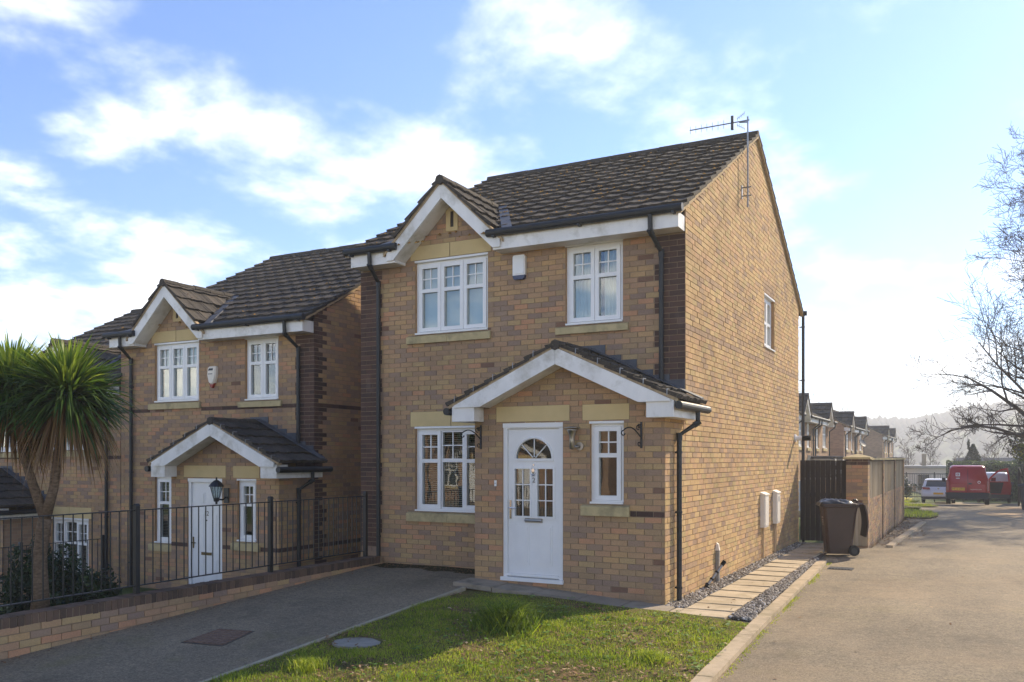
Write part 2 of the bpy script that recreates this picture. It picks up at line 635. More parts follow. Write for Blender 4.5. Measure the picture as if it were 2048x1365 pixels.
def lay_bricks(width, zb, zt, top, holes, colour, u_from=0.0, phase=0):
    """running bond; top(u) gives the wall's top; returns (u0,u1,z0,z1,zt0,zt1,class)"""
    out = []
    k0 = int(math.floor(zb / COURSE))
    k1 = int(math.ceil(zt / COURSE))
    for k in range(k0, k1):
        z0, z1 = k * COURSE + 0.005, (k + 1) * COURSE - 0.005
        u = u_from - (0.1125 if (k + phase) % 2 else 0.0)
        while u < width:
            a, b = max(u, u_from), min(u + 0.215, width)
            u += 0.225
            if b - a < 0.02:
                continue
            ta, tb = top(a), top(b)
            if max(ta, tb) < z0 + 0.008:
                continue
            rects = [(a, b, z0, z1)]
            for h in holes:
                rects = subtract(rects, h)
            for (c, d, e, f) in rects:
                if d - c < 0.012 or f - e < 0.012:
                    continue
                out.append((c, d, e, f, max(e, min(f, top(c))), max(e, min(f, top(d))), colour((c + d) / 2, k)))
    return out


# ------------------------------------------------------------------ roof tiles
def tile_shape(seed):
    """one interlocking concrete tile: a across (0..0.30), s up the slope (0..0.40), n thickness"""
    r = random.Random(seed)
    A = [0.0, 0.035, 0.075, 0.115, 0.19, 0.225, 0.26, 0.302]
    H = [0.010, 0.013, 0.002, 0.0, 0.0, 0.002, 0.013, 0.010]
    lo_t, hi_t, lo_b = [], [], []
    for a, h in zip(A, H):
        j = r.uniform(-0.010, 0.007)
        lo_t.append((a - .15, j, 0.064 + h + r.uniform(-0.005, 0.004)))
        hi_t.append((a - .15, 0.40, 0.022 + h))
        lo_b.append((a - .15, j + 0.004, 0.018))
    n = len(A)
    v = lo_t + hi_t + lo_b + [(A[0] - .15, 0.40, 0.0), (A[-1] - .15, 0.40, 0.0)]
    f = [(i, i + 1, n + i + 1, n + i) for i in range(n - 1)]
    f += [(2 * n + i, 2 * n + i + 1, i + 1, i) for i in range(n - 1)]
    f += [(2 * n, 0, n, 3 * n), (n - 1, 3 * n - 1, 3 * n + 1, 2 * n - 1)]
    return v, f


TILES = [tile_shape(i) for i in range(6)]
TILE_ME = []
for tv, tf in TILES:
    TILE_ME.append(MB().add(tv, tf).mesh('roof_tile', M['tile_o'], fix=False))


def slope_tiles(o, a, b, n, alen, slen, skip=None, gauge=0.335):
    """transforms of the tiles on one slope; o eave corner, a along, b up, n out"""
    o, a, b, n = Vector(o), Vector(a).normalized(), Vector(b).normalized(), Vector(n).normalized()
    out = []
    rows = int(math.ceil((slen - 0.05) / gauge))
    cols = int(round(alen / 0.30))
    step = alen / cols
    for r in range(rows):
        s = r * gauge
        g = min(0.40, slen - s)
        if g < 0.1:
            continue
        for c in range(cols):
            p = o + a * ((c + .5) * step) + b * s
            if skip and skip(p + b * 0.17):
                continue
            jit = n * random.uniform(-0.003, 0.004) + b * random.uniform(-0.006, 0.006)
            m = Matrix(((a.x * step / .30, b.x * g / .40, n.x, 0), (a.y * step / .30, b.y * g / .40, n.y, 0), (a.z * step / .30, b.z * g / .40, n.z, 0), (0, 0, 0, 1)))
            m.translation = p + jit
            out.append(m)
    return out


# ------------------------------------------------------------------ windows
def window(P, u0, u1, z0, z1, cells, parent, xf, name='window', n_face=-0.045, top_ratio=0.375, bars=True, inside=None,
           fixed=(), hi=True, cap=True):
    """cells side by side; each a sash with a top light and a lower pane"""
    fr = MB()
    ow = 0.045
    na, nb = n_face, n_face - 0.06
    P.box(fr, u0, u0 + ow, nb, na, z0, z1)
    P.box(fr, u1 - ow, u1, nb, na, z0, z1)
    P.box(fr, u0 + ow, u1 - ow, nb, na, z0, z0 + ow)
    P.box(fr, u0 + ow, u1 - ow, nb, na, z1 - ow, z1)
    if cap:                                                  # plastic sill nose and head trim
        P.box(fr, u0 + .004, u1 - .004, na, 0.028, z0 + 0.001, z0 + 0.026)
        P.box(fr, u0 - .01, u1 + .005, na, 0.012, z1 - 0.008, z1 + 0.022)
    w = (u1 - u0 - 2 * ow) / cells
    wob = []
    for i in range(cells):
        c0, c1 = u0 + ow + i * w, u0 + ow + (i + 1) * w
        b0, b1 = z0 + ow, z1 - ow
        if i in fixed:
            m, g0, g1 = 0.022, na - 0.002, nb + 0.006
        else:
            m, g0, g1 = 0.058, na + 0.014, nb + 0.006
        c0 += 0.003
        c1 -= 0.003
        b0 += 0.003
        b1 -= 0.003
        P.box(fr, c0, c0 + m, g1, g0, b0, b1)
        P.box(fr, c1 - m, c1, g1, g0, b0, b1)
        P.box(fr, c0 + m, c1 - m, g1, g0, b0, b0 + m)
        P.box(fr, c0 + m, c1 - m, g1, g0, b1 - m, b1)
        H = b1 - b0 - 2 * m
        tz = b1 - m - H * top_ratio
        P.box(fr, c0 + m, c1 - m, g1 + .002, g0 - .002, tz - 0.028, tz + 0.028)
        pn = na - 0.028
        wob.append((c0 + m, c1 - m, b0 + m, tz - 0.028, pn, False))
        wob.append((c0 + m, c1 - m, tz + 0.028, b1 - m, pn, True))
    wo_ = fr.build(name, M['upvc'], parent, xf=xf)
    for k, (a, b, c, d, pn, top) in enumerate(wob):
        bar = MB()
        pm = MB()
        pm.add([P.pt(a, pn, c), P.pt(b, pn, c), P.pt(b, pn, d), P.pt(a, pn, d)], [(0, 1, 2, 3)])
        pm.build('pane', M['glass'], wo_, xf=xf, fix=False)
        if top and bars:
            cu, cz = (a + b) / 2, (c + d) / 2
            P.box(bar, cu - .009, cu + .009, pn + .003, pn + .013, c, d)
            P.box(bar, a, cu - .009, pn + .003, pn + .012, cz - .009, cz + .009)
            P.box(bar, cu + .009, b, pn + .003, pn + .012, cz - .009, cz + .009)
            bar.build('glazing_bar', M['upvc'], wo_, xf=xf)
    if inside == 'curtain':
        cm = MB()
        for side in (0, 1):
            ca, cb_ = (u0 + .05, u0 + (u1 - u0) * (.52 if side == 0 else .3)) if side == 0 else (u0 + (u1 - u0) * .62, u1 - .05)
            n = 48
            top, bot = [], []
            for i in range(n + 1):
                q = ca + (cb_ - ca) * i / n
                dn = -0.19 + 0.028 * math.sin(q * 95 + side) + 0.012 * math.sin(q * 41)
                top.append(P.pt(q, dn, z1 - .03))
                sway = 0.06 * math.sin((q - ca) / (cb_ - ca) * 3.1) * (1 if side == 0 else -1)
                bot.append(P.pt(q + sway * .4, dn * 1.05, z0 + .02))
            cm.add(top + bot, [(i, i + 1, n + 2 + i, n + 1 + i) for i in range(n)])
        cm.build('curtain', M['curtain'], wo_, smooth=True, xf=xf, fix=False)
    elif inside == 'vertical':
        cm = MB()
        q = u0 + .06
        while q < u1 - .08:
            cm.hexa([P.pt(q, -.17, z0 + .03), P.pt(q + .085, -.185, z0 + .03), P.pt(q + .085, -.187, z0 + .03), P.pt(q, -.172, z0 + .03),
                     P.pt(q, -.17, z1 - .05), P.pt(q + .085, -.185, z1 - .05), P.pt(q + .085, -.187, z1 - .05), P.pt(q, -.172, z1 - .05)])
            q += .082
        cm.build('blind', M['curtain'], wo_, xf=xf)
    elif inside == 'venetian':
        cm = MB()
        q = z0 + .06
        while q < z1 - .06:
            P_ = P.pt
            cm.add([P_(u0 + .05, -.15, q), P_(u1 - .05, -.15, q), P_(u1 - .05, -.175, q + .012), P_(u0 + .05, -.175, q + .012)], [(0, 1, 2, 3)])
            q += .03
        cm.build('blind', M['blind'], wo_, xf=xf, fix=False)
    return wo_


def downpipe(pts, parent, xf, r=0.034, clips=(), clip_dir=(0, 1, 0)):
    b = MB()
    b.tube(pts, r, 10)
    for i in range(1, len(pts) - 1):                           # socket collars at the bends
        p = Vector(pts[i])
        d = (Vector(pts[i + 1]) - p).normalized()
        b.tube([p - d * .03, p + d * .06], r + 0.006, 10)
    o = b.build('downpipe', M['gutter'], parent, smooth=False, xf=xf)
    if clips:
        cd = Vector(clip_dir)
        for (x, y, z) in clips:
            c = MB()
            c.tube([(x, y, z - .015), (x, y, z + .015)], r + .007, 10)
            e = Vector((x, y, z)) + cd * .07
            c.box(min(x, e.x) - .012, max(x, e.x) + .012, min(y, e.y) - .012, max(y, e.y) + .012, z - .012, z + .012)
            c.build('pipe_clip', M['gutter'], o, xf=xf)
    return o


# ------------------------------------------------------------------ the house type of the estate
def house(name, loc, rz=0.0, W=5.38, D=8.68, sx=1.0, mirror=False, hi=True, side=True, sidewin=True, zb=-0.45, opt=(), label=None, group=None):
    root = empty(name, loc, rz, label=label, cat='house', group=group)
    xf = (lambda x, y, z: (-W - x, y, z)) if mirror else None
    T = (lambda p: Vector((-W - p[0], p[1], p[2]))) if mirror else (lambda p: Vector(p))
    B = lambda mb, nm, mt, par=root, **k: mb.build(nm, mt, par, xf=xf, **k)
    rmat = Matrix.Translation(loc) @ Matrix.Rotation(rz, 4, 'Z')
    eye = Vector((0, 0, 1.64))
    F = Panel((-W, 0, 0), (1, 0, 0), (0, -1, 0))
    PW, PD = 2.73 * sx, 0.88
    PF = Panel((-PW, -PD, 0), (1, 0, 0), (0, -1, 0))
    SD = Panel((0, -PD, 0), (0, 1, 0), (1, 0, 0))
    X = lambda x: x * sx                                     # feature x
    U = lambda x: x * sx + W                                 # feature x on the front panel
    V = lambda x: x * sx + PW                                # feature x on the porch panel
    xc = X(-3.64)
    w1 = (U(-4.32), U(-3.02), 3.57, 4.705)
    w2 = (U(-1.745), U(-.88), 3.535, 4.665)
    w3 = (U(-4.32), U(-3.02), 0.82, 2.115)
    door = (V(-2.29), V(-1.39), -0.02, 2.115)
    w4 = (V(-1.0), V(-.54), 1.055, 2.10)
    w5 = (PD + 5.03, PD + 5.95, 3.70, 4.68)
    TP = 0.533                                               # main roof slope
    RY = D / 2
    deck = lambda y: 4.86 + (min(y, D - y) + .35) * TP
    # ---- walls
    gab = lambda x: 5.74 - abs(x - xc) * 0.955
    ftop = lambda u: max(4.74, gab(u - W)) if abs(u - W - xc) < 1.05 else 4.74
    ptop = lambda u: 2.95 - abs(u - PW / 2) * 0.465
    stop = lambda u: 2.30 if u < PD - 1e-6 else 4.98 + min(u - PD, D - u + PD) * TP

    def wall(P, x0, x1, z0, zr, holes, poly, mat, depth=0.12):
        b = MB()
        rects = [(x0, x1, z0, zr)]
        for h in holes:
            rects = subtract(rects, h)
        for (a, c, d, e) in rects:
            b.add([P.pt(a, 0, d), P.pt(c, 0, d), P.pt(c, 0, e), P.pt(a, 0, e)], [(0, 1, 2, 3)])
        if poly:
            b.add([P.pt(p, 0, q) for p, q in poly], [tuple(range(len(poly)))])
        o = b.build('wall', mat, root, xf=xf, fix=False)
        for (a, c, d, e) in holes:
            if d < z0:
                d = z0
            rv = MB()
            rv.add([P.pt(a, 0, d), P.pt(a, 0, e), P.pt(a, -depth, e), P.pt(a, -depth, d)], [(0, 1, 2, 3)])
            rv.add([P.pt(c, 0, d), P.pt(c, 0, e), P.pt(c, -depth, e), P.pt(c, -depth, d)], [(3, 2, 1, 0)])
            rv.add([P.pt(a, 0, e), P.pt(c, 0, e), P.pt(c, -depth, e), P.pt(a, -depth, e)], [(3, 2, 1, 0)])
            rv.add([P.pt(a, 0, d), P.pt(c, 0, d), P.pt(c, -depth, d), P.pt(a, -depth, d)], [(0, 1, 2, 3)])
            rv.build('reveal', M['reveal'], o, xf=xf, fix=False)
        return o

    wm = M['mortar'] if hi else M['far_brick']
    gp = [(U(-3.64) - 1.0, 4.745), (U(-3.64) + 1.0, 4.745), (U(-3.64), 5.76)]
    porch_hole = (W - PW + .12, W, zb - 1, 2.2)
    fw = wall(F, 0, W, zb, 4.745, [w1, w2, w3], gp, wm)
    pp = [(0, 2.0), (PW, 2.0), (PW, ptop(PW)), (PW / 2, ptop(PW / 2)), (0, ptop(0))]
    pw = wall(PF, 0, PW, zb, 2.12, [door, w4], [(0, 2.12), (PW, 2.12), (PW, ptop(PW)), (PW / 2, ptop(PW / 2)), (0, ptop(0))], wm)
    sholes = [w5] if (side and sidewin) else []
    sp = [(PD, 4.75), (PD + D, 4.75), (PD + D, 4.98), (PD + RY, 4.98 + RY * TP), (PD, 4.98)]
    sw = wall(SD, PD, PD + D, zb, 4.75, sholes, sp, M['mortar'] if (hi and side) else M['far_brick'])
    b = MB()
    b.add([SD.pt(0, 0, zb), SD.pt(PD, 0, zb), SD.pt(PD, 0, 2.3), SD.pt(0, 0, 2.3)], [(0, 1, 2, 3)])
    psw = b.build('wall', M['mortar'] if hi else M['far_brick'], root, xf=xf, fix=False)
    b = MB()
    b.add([(-PW, -PD, zb), (-PW, 0, zb), (-PW, 0, 2.3), (-PW, -PD, 2.3)], [(0, 1, 2, 3)])
    b.add([(-W, 0, zb), (-W, D, zb), (-W, D, 4.98), (-W, RY, 4.98 + RY * TP), (-W, 0, 4.98)], [(0, 1, 2, 3, 4)])
    b.add([(-W, D, zb), (0, D, zb), (0, D, 5.0), (-W, D, 5.0)], [(0, 1, 2, 3)])
    b.build('wall', M['far_brick'], root, xf=xf, fix=False)
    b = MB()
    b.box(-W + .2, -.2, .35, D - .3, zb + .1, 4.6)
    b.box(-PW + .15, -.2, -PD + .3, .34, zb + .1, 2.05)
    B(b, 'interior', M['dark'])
    # ---- bricks
    if hi:
        def quoin(u, k):
            return False

        def col_front(u, k):
            if quoin(u, k):
                return 'dark'
            if 'string' in opt and k == 45 and not (w1[0] - .15 < u < w1[1] + .06):
                return 'dark'
            return 'buff'

        def col_porch(u, k):
            if k == 12 and ('string' in opt or u > w4[1] + .09):
                return 'dark'
            return 'buff'

        def col_side(u, k):
            y = u - PD
            if 'string' in opt:
                wq = 0.12 if (k // 3) % 2 else 0.24
                if 0 <= y < wq and k > 3:
                    return 'dark'
                if k in (45, 12):
                    return 'dark'
            elif k == 45 or (5.03 < y < 5.95 and (62 <= k <= 65 or 46 <= k <= 48)):
                return 'tint'
            return 'buff'

        lint = [(w1[0] - .09, w1[1] + .06, 4.735, 4.955), (w3[0] - .09, w3[1] + .1, 2.135, 2.37)]
        plint = [(V(-2.39), V(-1.29), 2.135, 2.35), (V(-1.11), V(-.46), 2.135, 2.345)]
        sills = [(w1[0] - .14, w1[1] + .06, 3.43, 3.565), (w2[0] - .14, w2[1] + .09, 3.41, 3.53), (w3[0] - .14, w3[1] + .06, 0.66, 0.815)]
        psill = [(w4[0] - .115, w4[1] + .09, 0.90, 1.05)]
        inner = lambda r: (r[0] - .005, r[1] + .005, r[2] - .005, r[3] + .005)
        jobs = []
        qholes = []
        for g in range(1, 22):                               # brown corner blocks, three courses long, three short
            wq = 0.31 if g % 2 else 0.42
            for on, left in (('ql' in opt, True), ('qr' in opt, False)):
                if not on or (not left and g < 10 and 'string' not in opt):
                    continue
                za_, zb2 = g * 3 * COURSE, (g + 1) * 3 * COURSE
                qholes.append((-1, wq + .005, za_, zb2) if left else (W - wq - .005, W + 1, za_, zb2))
                for c3 in range(3):
                    z0_, z1_ = za_ + c3 * COURSE + .005, za_ + (c3 + 1) * COURSE - .005
                    cut = .215 if (g * 3 + c3) % 2 else .1025
                    for (p0, p1) in ((0, cut), (cut + .01, wq)):
                        u0_, u1_ = (p0, p1) if left else (W - p1, W - p0)
                        if z1_ < 4.72 and not (u1_ > W - PW and z1_ < 2.25):
                            jobs.append((F, (u0_, u1_, z0_, z1_, z1_, z1_, 'dark'), fw))
        for q in lay_bricks(W, zb, 5.9, ftop, [inner(r) for r in (w1, w2, w3)] + lint + sills + [porch_hole] + qholes, col_front):
            jobs.append((F, q, fw))
        for q in lay_bricks(PW, zb, 3.1, ptop, [inner(door), inner(w4)] + plint + psill, col_porch, phase=1):
            jobs.append((PF, q, pw))
        cand = []
        bulk = {}
        for P, q, par in jobs:
            (a, c, d, e, t0, t1, cl) = q
            ctr = rmat @ T(P.pt((a + c) / 2, 0, (d + e) / 2))
            dv = ctr - eye
            whole = abs(t0 - e) < 1e-4 and abs(t1 - e) < 1e-4
            sc = (c - a) * (e - d) * abs((rmat.to_3x3() @ P.n).dot(dv.normalized())) / dv.length_squared
            if not whole or ctr.x < -17.3:
                sc = -1
            cand.append((sc, P, q, par))
        cand.sort(key=lambda z: -z[0])
        for i, (sc, P, q, par) in enumerate(cand):
            (a, c, d, e, t0, t1, cl) = q
            tone = random.random()
            n0 = 0.007 + random.uniform(-.002, .002)
            if i < 300 and sc > 0:
                o = link('brick', UB['dark' if cl == 'dark' else 'buff'], par)
                o.location = T(P.pt((a + c) / 2, n0 - .013, (d + e) / 2))
                o.rotation_euler = (R(random.uniform(-.5, .5)), 0, R(random.uniform(-.4, .4)))
                o.scale = (c - a, .026, e - d)
                o['tone'] = tone
            else:
                mb = bulk.setdefault((par, cl), MB())
                mb.add([P.pt(a, -.02, d), P.pt(c, -.02, d), P.pt(c, n0, d), P.pt(a, n0, d), P.pt(a, -.02, t0), P.pt(c, -.02, t1), P.pt(c, n0, t1), P.pt(a, n0, t0)],
                       [(2, 3, 7, 6), (0, 1, 2, 3)[::-1], (4, 5, 6, 7), (1, 2, 6, 5), (3, 0, 4, 7)], tone)
        if side:
            sb = lay_bricks(PD, zb, 2.3, stop, [], col_side, phase=0)
            sb += lay_bricks(PD + D, zb, 7.6, lambda u: stop(max(u, PD + .001)), [inner(w5)] if sidewin else [], col_side, u_from=PD, phase=1)
            for q in sb:
                (a, c, d, e, t0, t1, cl) = q
                n0 = 0.0075 + random.uniform(-.003, .003)
                if cl == 'tint':
                    cl, tone = 'sand', random.choice((0.6, 0.97, 0.98, 0.99))
                else:
                    tone = random.random()
                    if cl == 'buff' and 'string' not in opt:
                        cl = 'sand'
                mb = bulk.setdefault((sw, cl), MB())
                P = SD
                mb.add([P.pt(a, -.02, d), P.pt(c, -.02, d), P.pt(c, n0, d), P.pt(a, n0, d), P.pt(a, -.02, t0), P.pt(c, -.02, t1), P.pt(c, n0, t1), P.pt(a, n0, t0)],
                       [(2, 3, 7, 6), (0, 1, 2, 3)[::-1], (4, 5, 6, 7), (1, 2, 6, 5), (3, 0, 4, 7)], tone)
        for (par, cl), mb in bulk.items():
            mb.build('brickwork', M[{'dark': 'dark_g', 'sand': 'sand_g'}.get(cl, 'brick_g')], par, xf=xf, fix=True, kind='stuff')
        for P, rs, split in ((F, lint, True), (PF, plint, False)):
            for j, (a, c, d, e) in enumerate(rs):
                parts = [(a, (a + c) / 2 - .003), ((a + c) / 2 + .003, c)] if split else [(a, c)]
                for (g, h) in parts:
                    mb = MB()
                    P.box(mb, g + .004, h - .004, -.03, .009, d + .004, e - .004)
                    B(mb, 'lintel', M['stone'])
        for P, rs in ((F, sills), (PF, psill)):
            for (a, c, d, e) in rs:
                wide = c - a > 1.2
                parts = [(a, (a + c) / 2 - .003), ((a + c) / 2 + .003, c)] if wide else [(a, c)]
                for (g, h) in parts:
                    mb = MB()
                    mb.hexa([P.pt(g, .055, d), P.pt(h, .055, d), P.pt(h, -.04, d), P.pt(g, -.04, d), P.pt(g, .055, e - .03), P.pt(h, .055, e - .03), P.pt(h, -.04, e), P.pt(g, -.04, e)])
                    B(mb, 'window_sill', M['sill'])
    else:
        for P, (a, c, d, e) in ((F, (w1[0] - .1, w1[1] + .1, 3.43, 3.565)), (F, (w2[0] - .1, w2[1] + .1, 3.41, 3.53)), (F, (w3[0] - .1, w3[1] + .06, 0.66, 0.815)),
                                (PF, (w4[0] - .1, w4[1] + .1, .90, 1.05))):
            mb = MB()
            P.box(mb, a, c, -.04, .06, d, e)
            B(mb, 'window_sill', M['sill'])
        for P, (a, c, d, e) in ((F, (w1[0] - .09, w1[1] + .06, 4.735, 4.955)), (PF, (V(-2.39), V(-1.29), 2.135, 2.35))):
            mb = MB()
            P.box(mb, a, c, -.03, .012, d, e)
            B(mb, 'lintel', M['stone'])
    # ---- windows
    ins = dict(opt_w1='vertical', opt_w2='curtain', opt_w3='venetian')
    window(F, *w1, 3, root, xf, inside='vertical' if hi else None, hi=hi)
    window(F, *w2, 2, root, xf, inside='curtain' if (hi and 'darkw2' not in opt) else None, hi=hi)
    window(F, *w3, 3, root, xf, inside='venetian' if hi else None, fixed=(1,), hi=hi)
    window(PF, *w4, 1, root, xf, inside=None, hi=hi)
    if side and sidewin:
        window(SD, *w5, 2, root, xf, inside=None, n_face=-.06, top_ratio=.5, bars=False, hi=hi)
    # ---- eaves: boxed fascias, gutters
    xl = -W + .03
    for nm, a, c in (('fascia', xl, xc - .86), ('fascia', xc + .87, -.003)):
        mb = MB()
        mb.box(a, c, -.30, -.012, 4.67, 4.87)
        B(mb, nm, M['fascia'])
    for a, c in ((-W - .05, xc - .80), (xc + .80, .07)):
        mb = MB()
        mb.tube([(a, -.355, 4.905), (c, -.355, 4.905)], .056, 12)
        g = B(mb, 'gutter', M['gutter'])
        n = max(2, int((c - a) / .8))
        for i in range(n):
            x = a + .12 + (c - a - .24) * i / (n - 1)
            mb = MB()
            mb.box(x - .02, x + .02, -.40, -.301, 4.835, 4.862)
            B(mb, 'gutter_bracket', M['gutter'], g)
    # ---- gable barge boards and soffit
    yb = -.33

    def barge(cx, apex, slope, hgt, ex, zcut, y0, y1, mat):
        for sgn in (-1, 1):
            mb = MB()
            inn = (apex - hgt - zcut) / slope
            poly = [(cx, apex), (cx, apex - hgt), (cx + sgn * inn, zcut), (cx + sgn * ex, zcut), (cx + sgn * ex, apex - ex * slope)]
            poly[0] = (cx + sgn * .002, apex)
            poly[1] = (cx + sgn * .002, apex - hgt)
            mb.prism(poly, lambda p, q, d: (p, d, q), y0, y1)
            B(mb, 'barge_board', mat)
    barge(xc, 5.785, .955, .245, 1.0, 4.70 if True else 0, yb, yb + .025, M['fascia'])
    mb = MB()
    for sgn in (-1, 1):
        mb.prism([(xc, 5.56), (xc, 5.535), (xc + sgn * .86, 4.715), (xc + sgn * .88, 4.72)], lambda p, q, d: (p, d, q), yb + .026, -.012)
    B(mb, 'soffit', M['fascia'])
    # vent slot in the gable
    if hi:
        mb = MB()
        P = F
        uc = U(-3.64) - .0
        for (a, c, d, e) in ((-.105, -.03, 5.12, 5.48), (.03, .105, 5.12, 5.48), (-.03, .03, 5.12, 5.18), (-.03, .03, 5.42, 5.48)):
            P.box(mb, uc + a, uc + c, -.02, .022, d, e)
        vs = B(mb, 'vent_surround', M['stone'])
        mb = MB()
        P.box(mb, uc - .03, uc + .03, -.02, .0095, 5.18, 5.42)
        B(mb, 'vent_slit', M['deck'], vs)
    # ---- roofs
    cs = 1 / math.sqrt(1 + TP * TP)
    sn = TP * cs
    SL = (RY + .35) / cs
    mb = MB()
    nt_ = (5.80 - 4.86) / .955
    mb.add([(-W - .05, -.35, 4.86), (xc - nt_, -.35, 4.86), (xc, (5.80 - 4.86) / TP - .35, 5.80), (xc + nt_, -.35, 4.86), (.05, -.35, 4.86), (.05, RY, deck(RY)), (-W - .05, RY, deck(RY))], [tuple(range(7))])
    mb.add([(-W - .05, D + .35, 4.86), (.05, D + .35, 4.86), (.05, RY, deck(RY)), (-W - .05, RY, deck(RY))], [(3, 2, 1, 0)])
    az = 5.80
    yv = (az - 4.86) / TP - .35
    ds = .955
    for sgn in (-1, 1):
        mb.add([(xc, yb - .02, az), (xc, yv, az), (xc + sgn * 1.05, yb - .02, az - 1.05 * ds)], [(0, 1, 2)])
    pa, pcx, ps, pxe = 3.10, -PW / 2, .465, PW / 2 + .255
    for sgn in (-1, 1):
        mb.add([(pcx, -1.16, pa), (pcx, -.005, pa), (pcx + sgn * pxe, -.005, pa - pxe * ps), (pcx + sgn * pxe, -1.16, pa - pxe * ps)], [(0, 1, 2, 3)])
    roof = mb.build('roof', M['deck'], root, xf=xf, fix=False)
    in_dormer = lambda p: abs(p.x - xc) < 1.12 and (az - abs(p.x - xc) * ds + .02) > (4.86 + (p.y + .35) * TP)
    tiles = slope_tiles((-W - .06, -.37, 4.85), (1, 0, 0), (0, cs, sn), (0, -sn, cs), W + .12, SL + .02, in_dormer)
    dc = 1 / math.sqrt(1 + ds * ds)
    below = lambda p: p.z < 4.86 + (p.y + .35) * TP - .03
    for sgn in (-1, 1):
        a = (0, 1, 0) if sgn > 0 else (0, -1, 0)
        y0 = yb - .04 if sgn > 0 else yb - .04 + 2.1
        tiles += slope_tiles((xc + sgn * 1.07, y0, az - 1.07 * ds), a, (-sgn * dc, 0, ds * dc), (sgn * ds * dc, 0, dc), 2.1, 1.07 / dc, below)
    pc = 1 / math.sqrt(1 + ps * ps)
    for sgn in (-1, 1):
        a = (0, 1, 0) if sgn > 0 else (0, -1, 0)
        y0 = -1.18 if sgn > 0 else -.002
        tiles += slope_tiles((pcx + sgn * (pxe + .02), y0, pa - (pxe + .02) * ps), a, (-sgn * pc, 0, ps * pc), (sgn * ps * pc, 0, pc), 1.178, (pxe + .02) / pc)
    rear = slope_tiles((.06, D + .37, 4.85), (-1, 0, 0), (0, -cs, sn), (0, sn, cs), W + .12, SL + .02)
    MXF = Matrix(((-1, 0, 0, -W), (0, 1, 0, 0), (0, 0, 1, 0), (0, 0, 0, 1))) if mirror else Matrix.Identity(4)
    scored = []
    for m in tiles:
        p = rmat @ (MXF @ m).translation
        scored.append((-(p - eye).length_squared, m))
    scored.sort(key=lambda z: -z[0])
    bulk = MB()
    lim = 300 if hi else 0
    for i, (s_, m) in enumerate(scored):
        if i < lim:
            o = link('roof_tile', TILE_ME[random.randrange(6)], roof)
            o.matrix_local = MXF @ m
            o['tone'] = random.random()
        else:
            tv, tf = TILES[random.randrange(6)]
            bulk.add([m @ Vector(q) for q in tv], tf, random.random())
    if hi:
        for m in rear:
            tv, tf = TILES[random.randrange(6)]
            bulk.add([m @ Vector(q) for q in tv], tf, random.random())
    if bulk.f:
        bulk.build('roof_tiling', M['tile_g'], roof, xf=xf, fix=False, kind='stuff')
    # ridge tiles
    def ridge(p0, p1, r, nseg):
        p0, p1 = Vector(p0), Vector(p1)
        d = (p1 - p0)
        for i in range(nseg):
            a, c = p0 + d * (i / nseg), p0 + d * ((i + 1) / nseg - .012 / d.length)
            mb_ = MB()
            jz = Vector((0, 0, random.uniform(-.006, .006)))
            mb_.tube([a + jz, c + jz], r * random.uniform(.97, 1.03), 8)
            B(mb_, 'ridge_tile', M['tile_g'] if hi else M['far_tile'], roof)
    ridge((-W - .06, RY, deck(RY) + .015), (.06, RY, deck(RY) + .015), .085, 12 if hi else 3)
    ridge((xc, yb - .05, az + .01), (xc, yv + .1, az + .01), .075, 5 if hi else 1)
    ridge((pcx, -1.19, pa + .01), (pcx, -.02, pa + .01), .07, 3 if hi else 1)
    # verge strips
    def strip(p0, p1, w, t, mat, nm):
        mb_ = MB()
        (x0, y0, z0), (x1, y1, z1) = p0, p1
        if abs(x0 - x1) < 1e-6:
            mb_.hexa([(x0 - w / 2, y0, z0 - t), (x0 + w / 2, y0, z0 - t), (x1 + w / 2, y1, z1 - t), (x1 - w / 2, y1, z1 - t), (x0 - w / 2, y0, z0), (x0 + w / 2, y0, z0), (x1 + w / 2, y1, z1), (x1 - w / 2, y1, z1)])
        else:
            mb_.hexa([(x0, y0 - w / 2, z0 - t), (x0, y0 + w / 2, z0 - t), (x1, y1 + w / 2, z1 - t), (x1, y1 - w / 2, z1 - t), (x0, y0 - w / 2, z0), (x0, y0 + w / 2, z0), (x1, y1 + w / 2, z1), (x1, y1 - w / 2, z1)])
        return B(mb_, nm, mat, roof)
    for x in (.015, -W - .015):
        strip((x, -.34, 4.885), (x, RY, deck(RY) + .02), .07, .055, M['verge'], 'verge')
        strip((x, D + .34, 4.885), (x, RY, deck(RY) + .02), .07, .055, M['verge'], 'verge')
    for sgn in (-1, 1):
        strip((xc + sgn * .004, yb + .02, az + .02), (xc + sgn * 1.05, yb + .02, az - 1.05 * ds + .02), .07, .05, M['verge'], 'verge')
        strip((pcx + sgn * .004, -1.13, pa + .02), (pcx + sgn * pxe, -1.13, pa - pxe * ps + .02), .07, .045, M['verge'], 'verge')
    # lead: valleys and stepped flashing over the porch
    mb = MB()
    for sgn in (-1, 1):
        foot = Vector((xc + sgn * 1.06, -.36, 4.90))
        head = Vector((xc + sgn * .02, yv + .02, az + .03))
        sidev = Vector((sgn * .17, 0, 0))
        up = Vector((0, -sn, cs)) * .035
        mb.add([foot, foot + sidev, head + sidev, head, foot + up, foot + sidev + up, head + sidev + up, head + up], [(0, 3, 2, 1), (4, 5, 6, 7), (0, 1, 5, 4), (1, 2, 6, 5), (2, 3, 7, 6), (3, 0, 4, 7)])
    B(mb, 'valley_lead', M['lead'], roof)
    mb = MB()
